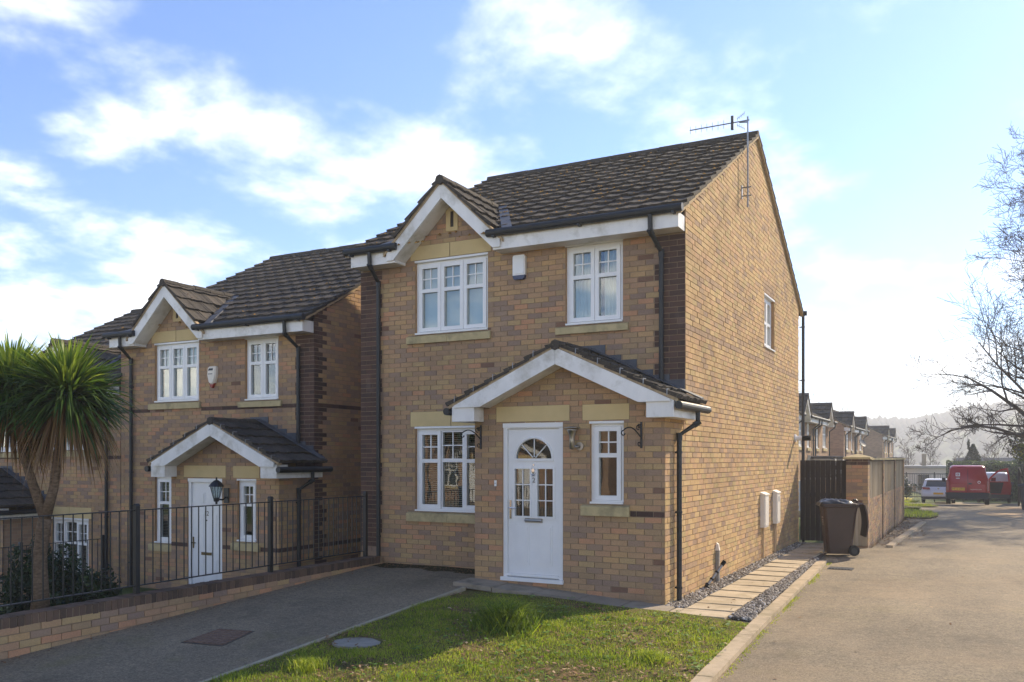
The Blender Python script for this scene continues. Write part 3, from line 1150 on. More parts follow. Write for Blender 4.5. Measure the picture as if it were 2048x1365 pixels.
    for sgn in (-1, 1):
        n = 7
        for i in range(n):
            a = pcx + sgn * (pxe * i / n)
            c = pcx + sgn * (pxe * (i + 1) / n)
            if max(a, c) > 0.0:
                c = min(c, 0.0) if sgn > 0 else c
            zt = pa - abs(a - pcx) * ps + .06
            zt = math.ceil((zt + .01) / COURSE) * COURSE
            z0, z1_ = pa - abs(a - pcx) * ps - .02, pa - abs(c - pcx) * ps - .02
            mb.hexa([(a, -.022, z0), (c, -.022, z1_), (c, -.010, z1_), (a, -.010, z0), (a, -.022, zt), (c, -.022, zt), (c, -.010, zt), (a, -.010, zt)])
        mb.hexa([(pcx + sgn * .02, -.13, pa + .075), (pcx + sgn * pxe, -.13, pa - pxe * ps + .075), (pcx + sgn * pxe, -.01, pa - pxe * ps + .06), (pcx + sgn * .02, -.01, pa + .06),
                 (pcx + sgn * .02, -.13, pa + .085), (pcx + sgn * pxe, -.13, pa - pxe * ps + .085), (pcx + sgn * pxe, -.01, pa - pxe * ps + .10), (pcx + sgn * .02, -.01, pa + .10)])
    B(mb, 'flashing', M['lead'], roof)
    # tile clips along the porch verges
    if hi:
        for sgn in (-1, 1):
            for i in range(1, 6):
                mb = MB()
                d_ = pxe * i / 5.4
                x, z = pcx + sgn * d_, pa - d_ * ps + .045
                mb.tube([(x, -1.12, z + .035), (x, -1.21, z + .035), (x, -1.215, z - .04)], .006, 5)
                B(mb, 'tile_clip', M['galv'], roof)
    # ---- porch eaves
    barge(pcx, 3.072, ps, .215, PW / 2 + .165, 2.335, -1.184, -1.159, M['fascia'])
    mb = MB()
    for sgn in (-1, 1):
        inn = (2.857 - 2.335) / ps
        mb.prism([(pcx, 2.877), (pcx, 2.857), (pcx + sgn * inn, 2.335), (pcx + sgn * (inn + .03), 2.342)], lambda p, q, d: (p, d, q), -1.158, -PD - .012)
    B(mb, 'soffit', M['fascia'])
    for sgn in (-1, 1):
        mb = MB()
        a, c = pcx + sgn * (PW / 2 - .145), pcx + sgn * (PW / 2 + .205)
        mb.box(min(a, c), max(a, c), -1.158, -PD - .012, 2.145, 2.369)
        a = pcx + sgn * (PW / 2 + .012)
        mb.box(min(a, c), max(a, c), -PD - .012, -.012 if sgn < 0 else -.02, 2.145, 2.30)
        B(mb, 'fascia', M['fascia'])
        mb = MB()
        x = pcx + sgn * (pxe + .02)
        mb.tube([(x, -1.2, 2.285), (x, -.03 if sgn < 0 else .12, 2.285)], .05, 12)
        B(mb, 'gutter', M['gutter'])
    # ---- downpipes
    clipf = [z for z in (4.2, 3.2, 2.2, 1.2, .3)]
    downpipe([(X(-4.95), -.355, 4.88), (X(-4.95), -.34, 4.66), (X(-4.99), -.06, 4.44), (X(-4.99), -.06, zb)], root, xf,
             clips=[(X(-4.99), -.06, z) for z in (3.9, 2.2, .4)])
    downpipe([(-.37, -.355, 4.88), (-.37, -.34, 4.64), (-.31, -.06, 4.42), (-.31, -.06, 2.62)], root, xf, clips=[(-.31, -.06, z) for z in (3.9, 2.9)])
    if 'nopipe' not in opt:
        downpipe([(pcx + pxe + .02, -.36, 2.27), (pcx + pxe + .02, -.36, 2.10), (.06, -.46, 1.94), (.06, -.46, zb + .2)], root, xf,
                 clips=[(.06, -.46, z) for z in (1.72, .95, -.02)], clip_dir=(-1, 0, 0))
    if side and sidewin:
        downpipe([(.04, D + .36, 4.88), (.04, D + .36, zb)], root, xf, clips=[(.04, D + .36, 4.6), (.04, D + .36, 3.4)], clip_dir=(-1, 0, 0))
        mb = MB()
        mb.tube([(-W, D + .36, 4.905), (.12, D + .36, 4.905)], .056, 10)
        B(mb, 'gutter', M['gutter'])
    # ---- front door
    a, c, d, e = door
    fr = MB()
    n0, n1 = -.09, -.015
    PF.box(fr, a, a + .06, n0, n1, d + .05, e)
    PF.box(fr, c - .06, c, n0, n1, d + .05, e)
    PF.box(fr, a + .06, c - .06, n0, n1, e - .07, e)
    PF.box(fr, a - .02, c + .015, n0, .04, d, d + .05)
    PF.box(fr, a, c, n1, n1 + .018, e - .055, e + .012)
    PF.box(fr, a + .06, c - .06, n1 - .01, n1 + .012, d + .07, d + .10)
    df = B(fr, 'front_door', M['upvc'])
    da, dc_, dz0, dz1 = a + .063, c - .063, d + .055, e - .073
    dw, mid = dc_ - da, (da + dc_) / 2
    lf = MB()
    nf = -.045
    if 'fan' in opt:
        px0, px1, qx0, qx1 = da + .13 * dw, mid - .06 * dw - .01, mid + .06 * dw + .01, dc_ - .13 * dw
        pz0, pz1 = d + .88, d + 1.52
        fz = d + 1.66
        fr_ = .26 * dw / .7 * .93
        rects = [(da, dc_, dz0, dz1)]
        for hole in ((px0, px1, pz0, pz1), (qx0, qx1, pz0, pz1), (mid - fr_, mid + fr_, fz, fz + fr_)):
            rects = subtract(rects, hole)
        for (g, h, i_, j_) in rects:
            PF.box(lf, g, h, nf - .04, nf, i_, j_)
        n = 14                                              # spandrels round the fanlight
        for sgn in (-1, 1):
            for i in range(n):
                t0, t1 = math.pi / 2 * i / n, math.pi / 2 * (i + 1) / n
                x0, x1 = fr_ * math.cos(t0), fr_ * math.cos(t1)
                z0, z1_ = fz + fr_ * math.sin(t0), fz + fr_ * math.sin(t1)
                vs = [(x0, z0), (x1, z1_), (x1, fz + fr_), (x0, fz + fr_)]
                lf.prism([(mid + sgn * p, q) for p, q in vs], lambda p, q, dd: PF.pt(p, dd, q), nf - .04, nf - .0005)
        # raised mouldings
        for (g, h, i_, j_) in ((px0, px1, pz0, pz1), (qx0, qx1, pz0, pz1)):
            for bx in ((g - .03, g, i_ - .03, j_ + .03), (h, h + .03, i_ - .03, j_ + .03), (g, h, i_ - .03, i_), (g, h, j_, j_ + .03)):
                PF.box(lf, bx[0], bx[1], nf - .001, nf + .012, bx[2], bx[3])
        arc = [PF.pt(mid + (fr_ + .012) * math.cos(t), nf + .002, fz + (fr_ + .012) * math.sin(t)) for t in np.linspace(0, math.pi, 25)]
        lf.tube(arc, .016, 6)
        PF.box(lf, mid - fr_ - .03, mid + fr_ + .03, nf - .001, nf + .014, fz - .035, fz)
        for (g, h) in ((px0 + .0, px1), (qx0, qx1)):
            PF.box(lf, g + .005, h - .005, nf - .001, nf + .006, d + .22, d + .76)
            PF.box(lf, g + .03, h - .03, nf + .005, nf + .013, d + .25, d + .73)
        leaf = B(lf, 'door_leaf', M['upvc'], df)
        for (g, h, i_, j_) in ((px0, px1, pz0, pz1), (qx0, qx1, pz0, pz1)):
            gl_ = MB()
            q = MB()
            q.add([PF.pt(g, nf - .02, i_), PF.pt(h, nf - .02, i_), PF.pt(h, nf - .02, j_), PF.pt(g, nf - .02, j_)], [(0, 1, 2, 3)])
            B(q, 'door_pane', M['glass'], df, fix=False)
            cu = (g + h) / 2
            PF.box(gl_, cu - .007, cu + .007, nf - .018, nf - .006, i_, j_)
            for s3 in (1 / 3, 2 / 3):
                zz = i_ + (j_ - i_) * s3
                PF.box(gl_, g, cu - .007, nf - .018, nf - .007, zz - .007, zz + .007)
                PF.box(gl_, cu + .007, h, nf - .018, nf - .007, zz - .007, zz + .007)
            B(gl_, 'glazing_bar', M['upvc'], df)
        gl_ = MB()
        q = MB()
        arcp = [PF.pt(mid + fr_ * math.cos(t), nf - .02, fz + fr_ * math.sin(t)) for t in np.linspace(0, math.pi, 25)]
        q.add(arcp, [tuple(range(25))])
        B(q, 'door_pane', M['glass'], df, fix=False)
        for ang in (45, 90, 135):
            t = R(ang)
            gl_.tube([PF.pt(mid + .03 * math.cos(t), nf - .012, fz + .02 * math.sin(t)), PF.pt(mid + fr_ * math.cos(t), nf - .012, fz + fr_ * math.sin(t))], .008, 4)
        B(gl_, 'glazing_bar', M['upvc'], df)
        # furniture
        q = MB()
        PF.box(q, mid - .13, mid + .13, nf - .001, nf + .012, d + .795, d + .855)
        q.tube([PF.pt(mid - .125, nf + .014, d + .825), PF.pt(mid + .125, nf + .014, d + .825)], .022, 10)
        B(q, 'letter_plate', M['steel'], df)
        q = MB()
        PF.box(q, da + .022, da + .05, nf - .001, nf + .012, d + .84, d + 1.09)
        q.tube([PF.pt(da + .036, nf + .01, d + .99), PF.pt(da + .036, nf + .05, d + .99), PF.pt(da + .145, nf + .05, d + .985)], .009, 8)
        B(q, 'door_handle', M['chrome'], df)
        q = MB()
        zk = d + 1.50
        ringp = [PF.pt(mid + .028 * math.sin(t), nf + .018, zk - .03 + .04 * math.cos(t)) for t in np.linspace(0, 2 * math.pi, 17)]
        q.tube(ringp, .006, 6, caps=False)
        q.tube([PF.pt(mid, nf, zk), PF.pt(mid, nf + .03, zk)], .024, 12)
        q.tube([PF.pt(mid, nf, zk + .075), PF.pt(mid, nf + .012, zk + .075)], .012, 10)
        B(q, 'door_knocker', M['chrome'], df)
        for ch, zz in (('7', 1.45), ('2', 1.345)):
            p = PF.pt(mid, nf + .004, zz)
            text('door_number', ch, .095, M['numeral'], df, Matrix.Translation(p) @ FACE_FRONT)
    else:
        PF.box(lf, da, dc_, nf - .04, nf, dz0, dz1)
        g0, g1 = da + .12 * dw, mid - .06 * dw
        h0, h1 = mid + .06 * dw, dc_ - .12 * dw
        for (i_, j_) in ((d + 1.66, d + 1.90), (d + .90, d + 1.54), (d + .2, d + .74)):
            for (g, h) in ((g0, g1), (h0, h1)):
                PF.box(lf, g, h, nf - .001, nf + .005, i_, j_)
                PF.box(lf, g + .03, h - .03, nf + .004, nf + .012, i_ + .03, j_ - .03)
        B(lf, 'door_leaf', M['upvc'], df)
        if hi:
            q = MB()
            PF.box(q, mid - .12, mid + .12, nf - .001, nf + .014, d + .79, d + .84)
            B(q, 'letter_plate', M['brass'], df)
            q = MB()
            PF.box(q, da + .02, da + .045, nf - .001, nf + .012, d + .9, d + 1.1)
            q.tube([PF.pt(da + .03, nf + .01, d + 1.0), PF.pt(da + .03, nf + .05, d + 1.0), PF.pt(da + .13, nf + .05, d + 1.0)], .009, 8)
            B(q, 'door_handle', M['brass'], df)
            q = MB()
            q.tube([PF.pt(mid, nf, d + 1.40), PF.pt(mid, nf + .01, d + 1.40)], .013, 10)
            B(q, 'peephole', M['brass'], df)
            if 'num12' in opt:
                p = PF.pt(mid, nf + .006, d + 1.52)
                text('door_number', '12', .115, M['brass'], df, Matrix.Translation(p) @ FACE_FRONT)
    return root


M['brass'] = plain('dull_brass', srgb(96, 84, 58), 0.35, 0.5, metal=0.8, var=0.1)


# ------------------------------------------------------------------ ground heights
def lerp_tab(t, x):
    for (a, b), (c, d) in zip(t, t[1:]):
        if x <= c:
            return b + (d - b) * max(0.0, (x - a)) / (c - a)
    return t[-1][1]


ROAD_T = [(-40, -.55), (0, -.38), (5, -.33), (10, -.265), (20, -.26), (30, -.32), (45, -.50), (56, -.97), (70, -1.2), (95, -2.2), (200, -8.0), (420, -10), (900, -10)]
road_z = lambda y: lerp_tab(ROAD_T, y)
DRIVE_T = [(-5, -.60), (2, -.45), (5.2, -.30), (10.9, -.035), (11.5, -.03)]
drive_z = lambda y: lerp_tab(DRIVE_T, y)


def smooth(a, b, x):
    t = min(1, max(0, (x - a) / (b - a)))
    return t * t * (3 - 2 * t)


def edge_x(y):                                   # left edge of the lawn
    return -5.86 - (y - 5.49) * 0.026


def kerb_x(y):                                   # lawn / kerb line
    return -2.10 - (y - 7.2) * 0.0375


def lawn_z(x, y):
    t = min(1, max(0, (x - edge_x(y)) / (kerb_x(y) - edge_x(y))))
    zl = drive_z(y) - 0.0
    zr = road_z(y) + 0.045
    return zl + (zr - zl) * t - .032 * smooth(8.8, 9.9, y) * (1 - t * t) + 0.035 * math.sin(math.pi * t) + .012 * math.sin(x * 3.1 + y * 2.3) * math.sin(math.pi * t)


def ground_z(x, y):
    """the one big sheet, always a little below what lies on it"""
    z = road_z(y) - 0.10
    if y < 45:                                   # plots falling away to the left
        l1 = smooth(-8.40, -9.9, x) if False else smooth(8.40, 10.2, -x)
        l2 = smooth(15.0, 16.6, -x)
        left = -0.13 * (1 - l1) + (-0.92) * l1
        left = left * (1 - l2) + (-1.88) * l2
        k = smooth(7.9, 8.3, -x)
        yy = 1 - smooth(22, 40, y)
        ys = smooth(1.0, 4.0, y)
        z = z * (1 - k * ys) + (left * yy + z * (1 - yy)) * k * ys
        if -8.3 < x < -2 and 2 < y < 12:
            z = min(z, lawn_z(x, y) - .08, drive_z(y) - .08)
    if y > 28:
        k = smooth(2.6, 5.0, -x) * smooth(32, 37, y) * (1 - smooth(96, 130, y))
        z = z * (1 - k) + (-1.5) * k
    # the far hills
    return z


def hills_z(x, y):
    d = math.hypot(x, y)
    az = math.atan2(x, y)
    base = -12 + 42 * smooth(330, 640, d) * (0.72 + .28 * math.sin(az * 5 + 1.2) + .10 * math.sin(az * 17) + .05 * math.sin(az * 41))
    return base


xs = sorted(set([round(v, 3) for v in list(np.linspace(-400, -40, 13)) + list(np.linspace(-40, -18, 12)) + list(np.linspace(-18, -7, 45)) + list(np.linspace(-7, 3, 21)) + list(np.linspace(3, 40, 16)) + list(np.linspace(40, 400, 13))]))
ys = sorted(set([round(v, 3) for v in list(np.linspace(-70, -10, 8)) + list(np.linspace(-10, 14, 40)) + list(np.linspace(14, 60, 47)) + list(np.linspace(60, 200, 29)) + list(np.linspace(200, 700, 20))]))
gv = [(x, y, ground_z(x, y)) for y in ys for x in xs]
gf = []
nx = len(xs)
for j in range(len(ys) - 1):
    for i in range(nx - 1):
        gf += [j * nx + i, j * nx + i + 1, (j + 1) * nx + i + 1, (j + 1) * nx + i]


def ground_mat():
    k = NB('earth_and_grass')
    n = k.noise(0.6, 6, 0.65)
    c = k.ramp(n, [(0.3, srgb(66, 74, 40)), (0.55, srgb(86, 98, 50)), (0.75, srgb(112, 104, 66))])
    k.color(k.mix(0.6, c, k.ramp(k.noise(22, 4, .7), [(.3, (.6, .6, .6, 1)), (.7, (1.2, 1.2, 1.2, 1))]), 'MULTIPLY'))
    k.rough(0.95, 0.15)
    k.bump(k.noise(35, 5, .7), 0.8, 0.03)
    return k.m


M['earth'] = ground_mat()
np_mesh('ground', M['earth'], gv, gf, 4, [0.5] * (len(gf) // 4), smooth=True, kind='structure')


def asphalt(name, base, moss=0.0, sand=0.0):
    k = NB(name)
    b = k.noise(0.55, 5, 0.6)
    c = k.ramp(b, [(0.3, tuple(x * .82 for x in base[:3]) + (1,)), (0.7, tuple(x * 1.15 for x in base[:3]) + (1,))])
    g = k.noise(48, 3, 0.8)
    c = k.mix(1.0, c, k.ramp(g, [(0.30, (.52, .52, .52, 1)), (0.5, (1, 1, 1, 1)), (0.70, (1.55, 1.52, 1.47, 1))]), 'MULTIPLY')
    g2 = k.noise(14, 4, 0.7)
    c = k.mix(0.7, c, k.ramp(g2, [(0.35, (.75, .75, .74, 1)), (0.65, (1.2, 1.2, 1.18, 1))]), 'MULTIPLY')
    stain = k.noise(.9, 6, .72)
    c = k.mix(k.ramp(stain, [(0.56, (0, 0, 0, 1)), (0.70, (.6, .6, .6, 1))]), c, tuple(x * .42 for x in base[:3]) + (1,))
    st = k.noise(1.7, 5, .6, stretch=(1.0, .25, 1.0))
    c = k.mix(0.6, c, k.ramp(st, [(0.35, (.78, .78, .78, 1)), (0.65, (1.12, 1.12, 1.1, 1))]), 'MULTIPLY')
    if moss:
        m = k.noise(1.1, 6, .7)
        c = k.mix(k.ramp(m, [(0.55, (0, 0, 0, 1)), (0.72, (moss, moss, moss, 1))]), c, srgb(112, 104, 62))
    if sand:
        m = k.noise(0.5, 6, .7)
        c = k.mix(k.ramp(m, [(0.46, (0, 0, 0, 1)), (0.66, (sand, sand, sand, 1))]), c, srgb(176, 150, 116))
    k.color(c)
    k.rough(0.88, 0.3)
    k.bump(k.noise(110, 3, .7), 0.8, 0.012)
    return k.m


M['road'] = asphalt('road_asphalt', srgb(132, 119, 99), 0.3, 0.25)
M['drive'] = asphalt('driveway_asphalt', srgb(130, 118, 98), 0.5, 0.1)


def sheet(name, mat, x0f, x1f, ys_, zf, nx_=10, thick=None, **tags):
    v, f = [], []
    for y in ys_:
        a, b = x0f(y), x1f(y)
        for i in range(nx_ + 1):
            x = a + (b - a) * i / nx_
            v.append((x, y, zf(x, y)))
    for j in range(len(ys_) - 1):
        for i in range(nx_):
            p = j * (nx_ + 1) + i
            f += [p, p + 1, p + nx_ + 2, p + nx_ + 1]
    return np_mesh(name, mat, v, f, 4, [0.5] * (len(f) // 4), smooth=True, **tags)


ystep = lambda a, b, d: [float(v) for v in np.linspace(a, b, int((b - a) / d) + 1)]
sheet('road', M['road'], lambda y: (kerb_x(y) + .10 if 4.6 < y < 16.75 else (-2.6 if 4.6 < y < 19.9 else (-1.85 if y > 4.6 else -40))), lambda y: 14 if y < 18 else 5.2, ystep(-30, 4.6, 1.2) + ystep(4.61, 16.74, .5) + ystep(16.76, 19.9, .5) + ystep(19.91, 60, 1.0),
      lambda x, y: road_z(y) if y > 4.6 or x > -2 else min(road_z(y), drive_z(y) - .015) if y > -8 else road_z(y) - .02, 14, kind='structure')
sheet('driveway', M['drive'], lambda y: -8.26, lambda y: (edge_x(y) if y < 10.0 else (-6.02 if y < 10.55 else -6.11)), ystep(2.5, 11.36, .3), lambda x, y: drive_z(y) + .004, 10, kind='structure')
# side street and crossing beyond the wall
sheet('side_street', M['road'], lambda y: -16, lambda y: -1.86, [47.0, 49.5, 53.5], lambda x, y: road_z(y) + .02 - smooth(3, 14, -x) * .8, 14, kind='structure')

# ---- lawn: soil sheet, blades, litter, weeds
def soil_mat():
    k = NB('lawn_soil')
    c = k.ramp(k.noise(3.2, 6, .7), [(.3, srgb(74, 74, 40)), (.5, srgb(98, 92, 54)), (.68, srgb(122, 100, 72))])
    k.color(c)
    k.rough(.95, .1)
    k.bump(k.noise(50, 4, .7), .9, .02)
    return k.m


M['soil'] = soil_mat()
LY0, LY1 = 3.6, 9.98
sheet('lawn', M['soil'], lambda y: edge_x(y) + .045, lambda y: kerb_x(y) - .005, ystep(LY0, LY1, .16), lambda x, y: lawn_z(x, y), 30, kind='structure')

noise2 = lambda x, y, s: (np.sin(x * 1.7 * s + 1.3 * np.sin(y * 1.1 * s)) + np.sin(y * 2.1 * s + 1.7 * np.sin(x * .9 * s + 2)) + np.sin((x + y) * 1.3 * s + 4)) / 3


def blades(name, mat, px, py, pz, h, w, lean, tone, **tags):
    n = len(px)
    a = rng.uniform(0, 2 * math.pi, n)
    la = rng.uniform(0, 2 * math.pi, n)
    dx, dy = np.cos(a) * w / 2, np.sin(a) * w / 2
    lx, ly = np.cos(la) * lean * h, np.sin(la) * lean * h
    V = np.zeros((n, 5, 3))
    V[:, 0] = np.stack([px - dx, py - dy, pz], 1)
    V[:, 1] = np.stack([px + dx, py + dy, pz], 1)
    V[:, 2] = np.stack([px + dx * .7 + lx * .35, py + dy * .7 + ly * .35, pz + h * .6], 1)
    V[:, 3] = np.stack([px - dx * .7 + lx * .35, py - dy * .7 + ly * .35, pz + h * .6], 1)
    V[:, 4] = np.stack([px + lx, py + ly, pz + h * (1 - .35 * np.minimum(lean, 1))], 1)
    b = np.arange(n) * 5
    F = np.stack([b, b + 1, b + 2, b, b + 2, b + 3, b + 3, b + 2, b + 4], 1).ravel()
    return np_mesh(name, mat, V.reshape(-1, 3), F, 3, np.repeat(tone, 3), **tags)


def lawn_points(n, y0=LY0, y1=LY1):
    y = rng.uniform(y0, y1, n)
    t = rng.uniform(0, 1, n)
    xa = np.array([edge_x(v) + .03 for v in y])
    xb = np.array([kerb_x(v) - .0 for v in y])
    x = xa + (xb - xa) * t
    z = np.array([lawn_z(p, q) for p, q in zip(x, y)])
    return x, y, z


x, y, z = lawn_points(120000)
bare = noise2(x, y, 2.2) + .6 * noise2(x + 7, y - 3, 6.0)
# thinner, littered turf towards the kerb and the street
bare = bare + 0.8 * np.clip((x + 4.6) / 2.4, 0, 1) * np.clip((8.9 - y) / 2.5, 0, 1)
keep = rng.uniform(0, 1, len(x)) > np.clip((bare - .12) * .9, 0, .85)
disc = ((x + 5.44) / .27) ** 2 + ((y - 7.0) / .24) ** 2 > 1
keep &= disc
x, y, z = x[keep], y[keep], z[keep]
tall = np.clip(.5 + .5 * noise2(x + 3, y + 9, 3.1), 0, 1)
h = rng.uniform(.016, .048, len(x)) * (.5 + 1.0 * tall) * (1 + .35 * noise2(x - 4, y, 6.5)) * (1 - .5 * np.clip((y - 9.3) / .6, 0, 1))
tone = np.clip(.42 + .2 * noise2(x, y, 1.3) + .16 * noise2(x + 2, y - 5, 5.5) + rng.normal(0, .16, len(x)), 0, .86)
dead = rng.uniform(0, 1, len(x)) < .06 + .12 * (bare[keep] > .1)
tone[dead] = rng.uniform(.86, 1, dead.sum())
blades('grass', M['grass'], x, y, z - .004, h, rng.uniform(.004, .008, len(x)), rng.uniform(.1, 1.1, len(x)), tone, kind='stuff')
# long tussock on the shadow edge
cx, cy = -4.38, 8.12
n = 1000
r = np.abs(rng.normal(0, .2, n))
a = rng.uniform(0, 2 * math.pi, n)
x, y = cx + r * np.cos(a), cy + r * .75 * np.sin(a)
z = np.array([lawn_z(p, q) for p, q in zip(x, y)])
t = blades('grass_tussock', M['grass'], x, y, z, rng.uniform(.2, .46, n) * np.clip(1.15 - r * 1.4, .35, 1), rng.uniform(.008, .014, n), rng.uniform(.4, 1.5, n),
           np.clip(rng.normal(.2, .2, n), 0, .8), kind='thing')
tag(t, 'long dark green grass tussock standing in the lawn before the white door', 'grass tussock')
for (cx, cy, rr, hh, lab) in ((-5.25, 6.05, .16, .15, 'bright tuft of long grass at the sunlit lawn edge nearest the driveway'),
                              (-2.62, 7.75, .17, .12, 'small tuft of grass in the lawn beside the kerb')):
    n = 700
    r = np.abs(rng.normal(0, rr * .6, n))
    a = rng.uniform(0, 2 * math.pi, n)
    x, y = cx + r * np.cos(a), cy + r * np.sin(a)
    z = np.array([lawn_z(p, q) for p, q in zip(x, y)])
    t = blades('grass_tussock', M['grass'], x, y, z, rng.uniform(.06, hh, n), rng.uniform(.004, .008, n), rng.uniform(.2, 1.0, n), np.clip(rng.normal(.55, .15, n), 0, .85))
    tag(t, lab, 'grass tussock')


def leaves(name, mat, pts, size, tones, curl=.5, **tags):
    V, F, T = [], [], []
    for (px, py, pz), s_, tn in zip(pts, size, tones):
        a = random.uniform(0, 6.28)
        ca, sa = math.cos(a), math.sin(a)
        c = random.uniform(-curl, curl)
        tx, ty = random.uniform(-.5, .5), random.uniform(-.5, .5)
        loc = [(-.5, 0, 0), (-.1, .28, c * .3), (.5, 0, c * .35), (-.1, -.28, c * .3)]
        o = len(V)
        for (u, v, w) in loc:
            X_, Y_ = (u * ca - v * sa) * s_, (u * sa + v * ca) * s_
            V.append((px + X_, py + Y_, pz + .006 + w * s_ + X_ * tx * .6 + Y_ * ty * .6 + .4 * s_ * abs(tx) * .5))
        F += [o, o + 1, o + 2, o, o + 2, o + 3]
        T += [tn, tn]
    return np_mesh(name, mat, V, F, 3, T, **tags)


x, y, z = lawn_points(15000)
b = noise2(x, y, 2.2) + .5 * np.clip((x + 4.6) / 2.4, 0, 1)
k = (rng.uniform(0, 1, len(x)) < np.clip(.10 + .5 * b, .04, .8)) & (y < 9.7)
pts = list(zip(x[k], y[k], z[k] + .012))
leaves('leaf_litter', M['litter'], pts, rng.uniform(.022, .06, len(pts)), np.clip(rng.beta(1.2, 1.8, len(pts)), 0, 1), kind='stuff')
# broad-leaved weeds
x, y, z = lawn_points(420)
k = (x > -4.9)
pts = []
for p in zip(x[k], y[k], z[k]):
    for _ in range(5):
        pts.append((p[0] + random.gauss(0, .03), p[1] + random.gauss(0, .03), p[2] + random.uniform(.01, .04)))
leaves('weeds', M['weed'], pts, rng.uniform(.03, .07, len(pts)), rng.uniform(0, 1, len(pts)), kind='stuff')

# drive edging strips, stone disc, inspection cover
mb = MB()
yy = ystep(3.0, 9.95, .9)
edg = empty('driveway_edging', (0, 0, 0), label='thin grey concrete edging strip between the driveway and the lawn', cat='edging')
for a, b in zip(yy, yy[1:]):
    mb = MB()
    xa, xb = edge_x(a), edge_x(b)
    za, zb_ = drive_z(a) + .016, drive_z(b) + .016
    b -= .006
    mb.hexa([(xa, a, za - .2), (xa + .05, a, za - .2), (xb + .05, b, zb_ - .2), (xb, b, zb_ - .2), (xa, a, za), (xa + .05, a, za), (xb + .05, b, zb_), (xb, b, zb_)])
    mb.build('edging_stone', M['concrete'] if 'concrete' in M else M['mortar'], edg)
mb = MB()
zz = lawn_z(-5.44, 7.0)
n = 28
ring = [(-5.44 + .25 * math.cos(2 * math.pi * i / n) * (1 + .03 * math.sin(i * 2.3)), 7.0 + .22 * math.sin(2 * math.pi * i / n), 0) for i in range(n)]
mb.loft([[(p[0], p[1], zz - .03) for p in ring], [(p[0], p[1], zz + .012) for p in ring]])
o = mb.build('manhole_slab', plain('grey_slab', srgb(140, 136, 126), .9, .2, var=.15, scale=9, bump=.4))
tag(o, 'round grey concrete slab sunk in the lawn beside the driveway', 'manhole cover')
M['rust'] = plain('rusty_iron', srgb(112, 90, 74), .8, .3, var=.25, scale=18, bump=.5, bscale=70)
cv = empty('inspection_cover', (0, 0, 0), label='rusty brown square inspection cover set in the driveway asphalt', cat='inspection cover')
dz = lambda x, y: drive_z(y)
q = [(-7.15, 6.31), (-6.63, 6.37), (-6.79, 6.98), (-7.25, 6.92)]
mb = MB()
mb.hexa([(p[0], p[1], dz(*p) - .05) for p in q] + [(p[0], p[1], dz(*p) + .008) for p in q])
mb.build('frame', M['iron'], cv)
c0 = (sum(p[0] for p in q) / 4, sum(p[1] for p in q) / 4)
q2 = [(c0[0] + (p[0] - c0[0]) * .93, c0[1] + (p[1] - c0[1]) * .93) for p in q]
mb = MB()
mb.hexa([(p[0], p[1], dz(*p) - .05) for p in q2] + [(p[0], p[1], dz(*p) + .013) for p in q2])
for i in range(7):
    for j in range(7):
        u, v = (i + .5) / 7, (j + .5) / 7
        px = (q2[0][0] * (1 - u) + q2[1][0] * u) * (1 - v) + (q2[3][0] * (1 - u) + q2[2][0] * u) * v
        py = (q2[0][1] * (1 - u) + q2[1][1] * u) * (1 - v) + (q2[3][1] * (1 - u) + q2[2][1] * u) * v
        mb.box(px - .018, px + .018, py - .018, py + .018, dz(px, py) + .012, dz(px, py) + .017)
mb.build('cover_plate', M['rust'], cv)

# ---- kerb stones
M['kerb'] = plain('kerb_concrete', srgb(176, 158, 132), .9, .2, var=.13, scale=7, bump=.35, bscale=90, dirt=srgb(126, 116, 88))
kb = empty('kerb', (0, 0, 0), kind='structure')
yk = ystep(4.7, 16.7, .91)
for i, (a, b) in enumerate(zip(yk, yk[1:])):
    b -= .007
    mb = MB()
    xa, xb = kerb_x(a), kerb_x(b)
    w = .165
    za, zb_ = road_z(a) + .05 + random.uniform(-.003, .003), road_z(b) + .05 + random.uniform(-.003, .003)
    xo = random.uniform(-.004, .004)
    mb.hexa([(xa + xo, a, za - .3), (xa + w + xo, a, za - .3), (xb + w + xo, b, zb_ - .3), (xb + xo, b, zb_ - .3), (xa + xo, a, za), (xa + w - .012 + xo, a, za), (xb + w - .012 + xo, b, zb_), (xb + xo, b, zb_)])
    mb.build('kerb_stone', M['kerb'], kb)

# ---- slabs and gravel along the house
M['slab'] = plain('buff_paving_slab', srgb(178, 162, 136), .9, .2, var=.16, scale=2.5, bump=.35, bscale=90, dirt=srgb(150, 134, 106))
M['slabg'] = plain('grey_paving_slab', srgb(150, 138, 120), .9, .2, var=.14, scale=4, bump=.35, bscale=90, dirt=srgb(98, 92, 76))
PZ = -.195
slab_z = lambda x: -.02 - (x + 6.1) * .062 if x < -3.3 else -.195
pth = empty('path', (0, 0, 0), kind='structure')
xs_ = [-6.16, -5.56, -4.96, -4.36, -3.78, -3.2]
for a, b in zip(xs_, xs_[1:]):
    b -= .016
    ya, yb_ = 10.0 + random.uniform(-.008, .008), 10.485
    mb = MB()
    za, zb_ = slab_z(a) + random.uniform(-.004, .004), slab_z(b) + random.uniform(-.004, .004)
    mb.hexa([(a, ya, za - .06), (b, ya, zb_ - .06), (b, yb_, zb_ - .06), (a, yb_, za - .06), (a, ya, za), (b, ya, zb_), (b, yb_, zb_ + .003), (a, yb_, za + .003)])
    mb.build('paving_slab', M['slabg'], pth)
for (a, b, ya, yb_) in ((-3.19, -3.09, 10.0, 10.48),):
    mb = MB()
    mb.box(a, b - .008, ya, yb_, PZ - .06, PZ)
    mb.build('paving_slab', M['slab'], pth)
yy = 10.0
i = 0
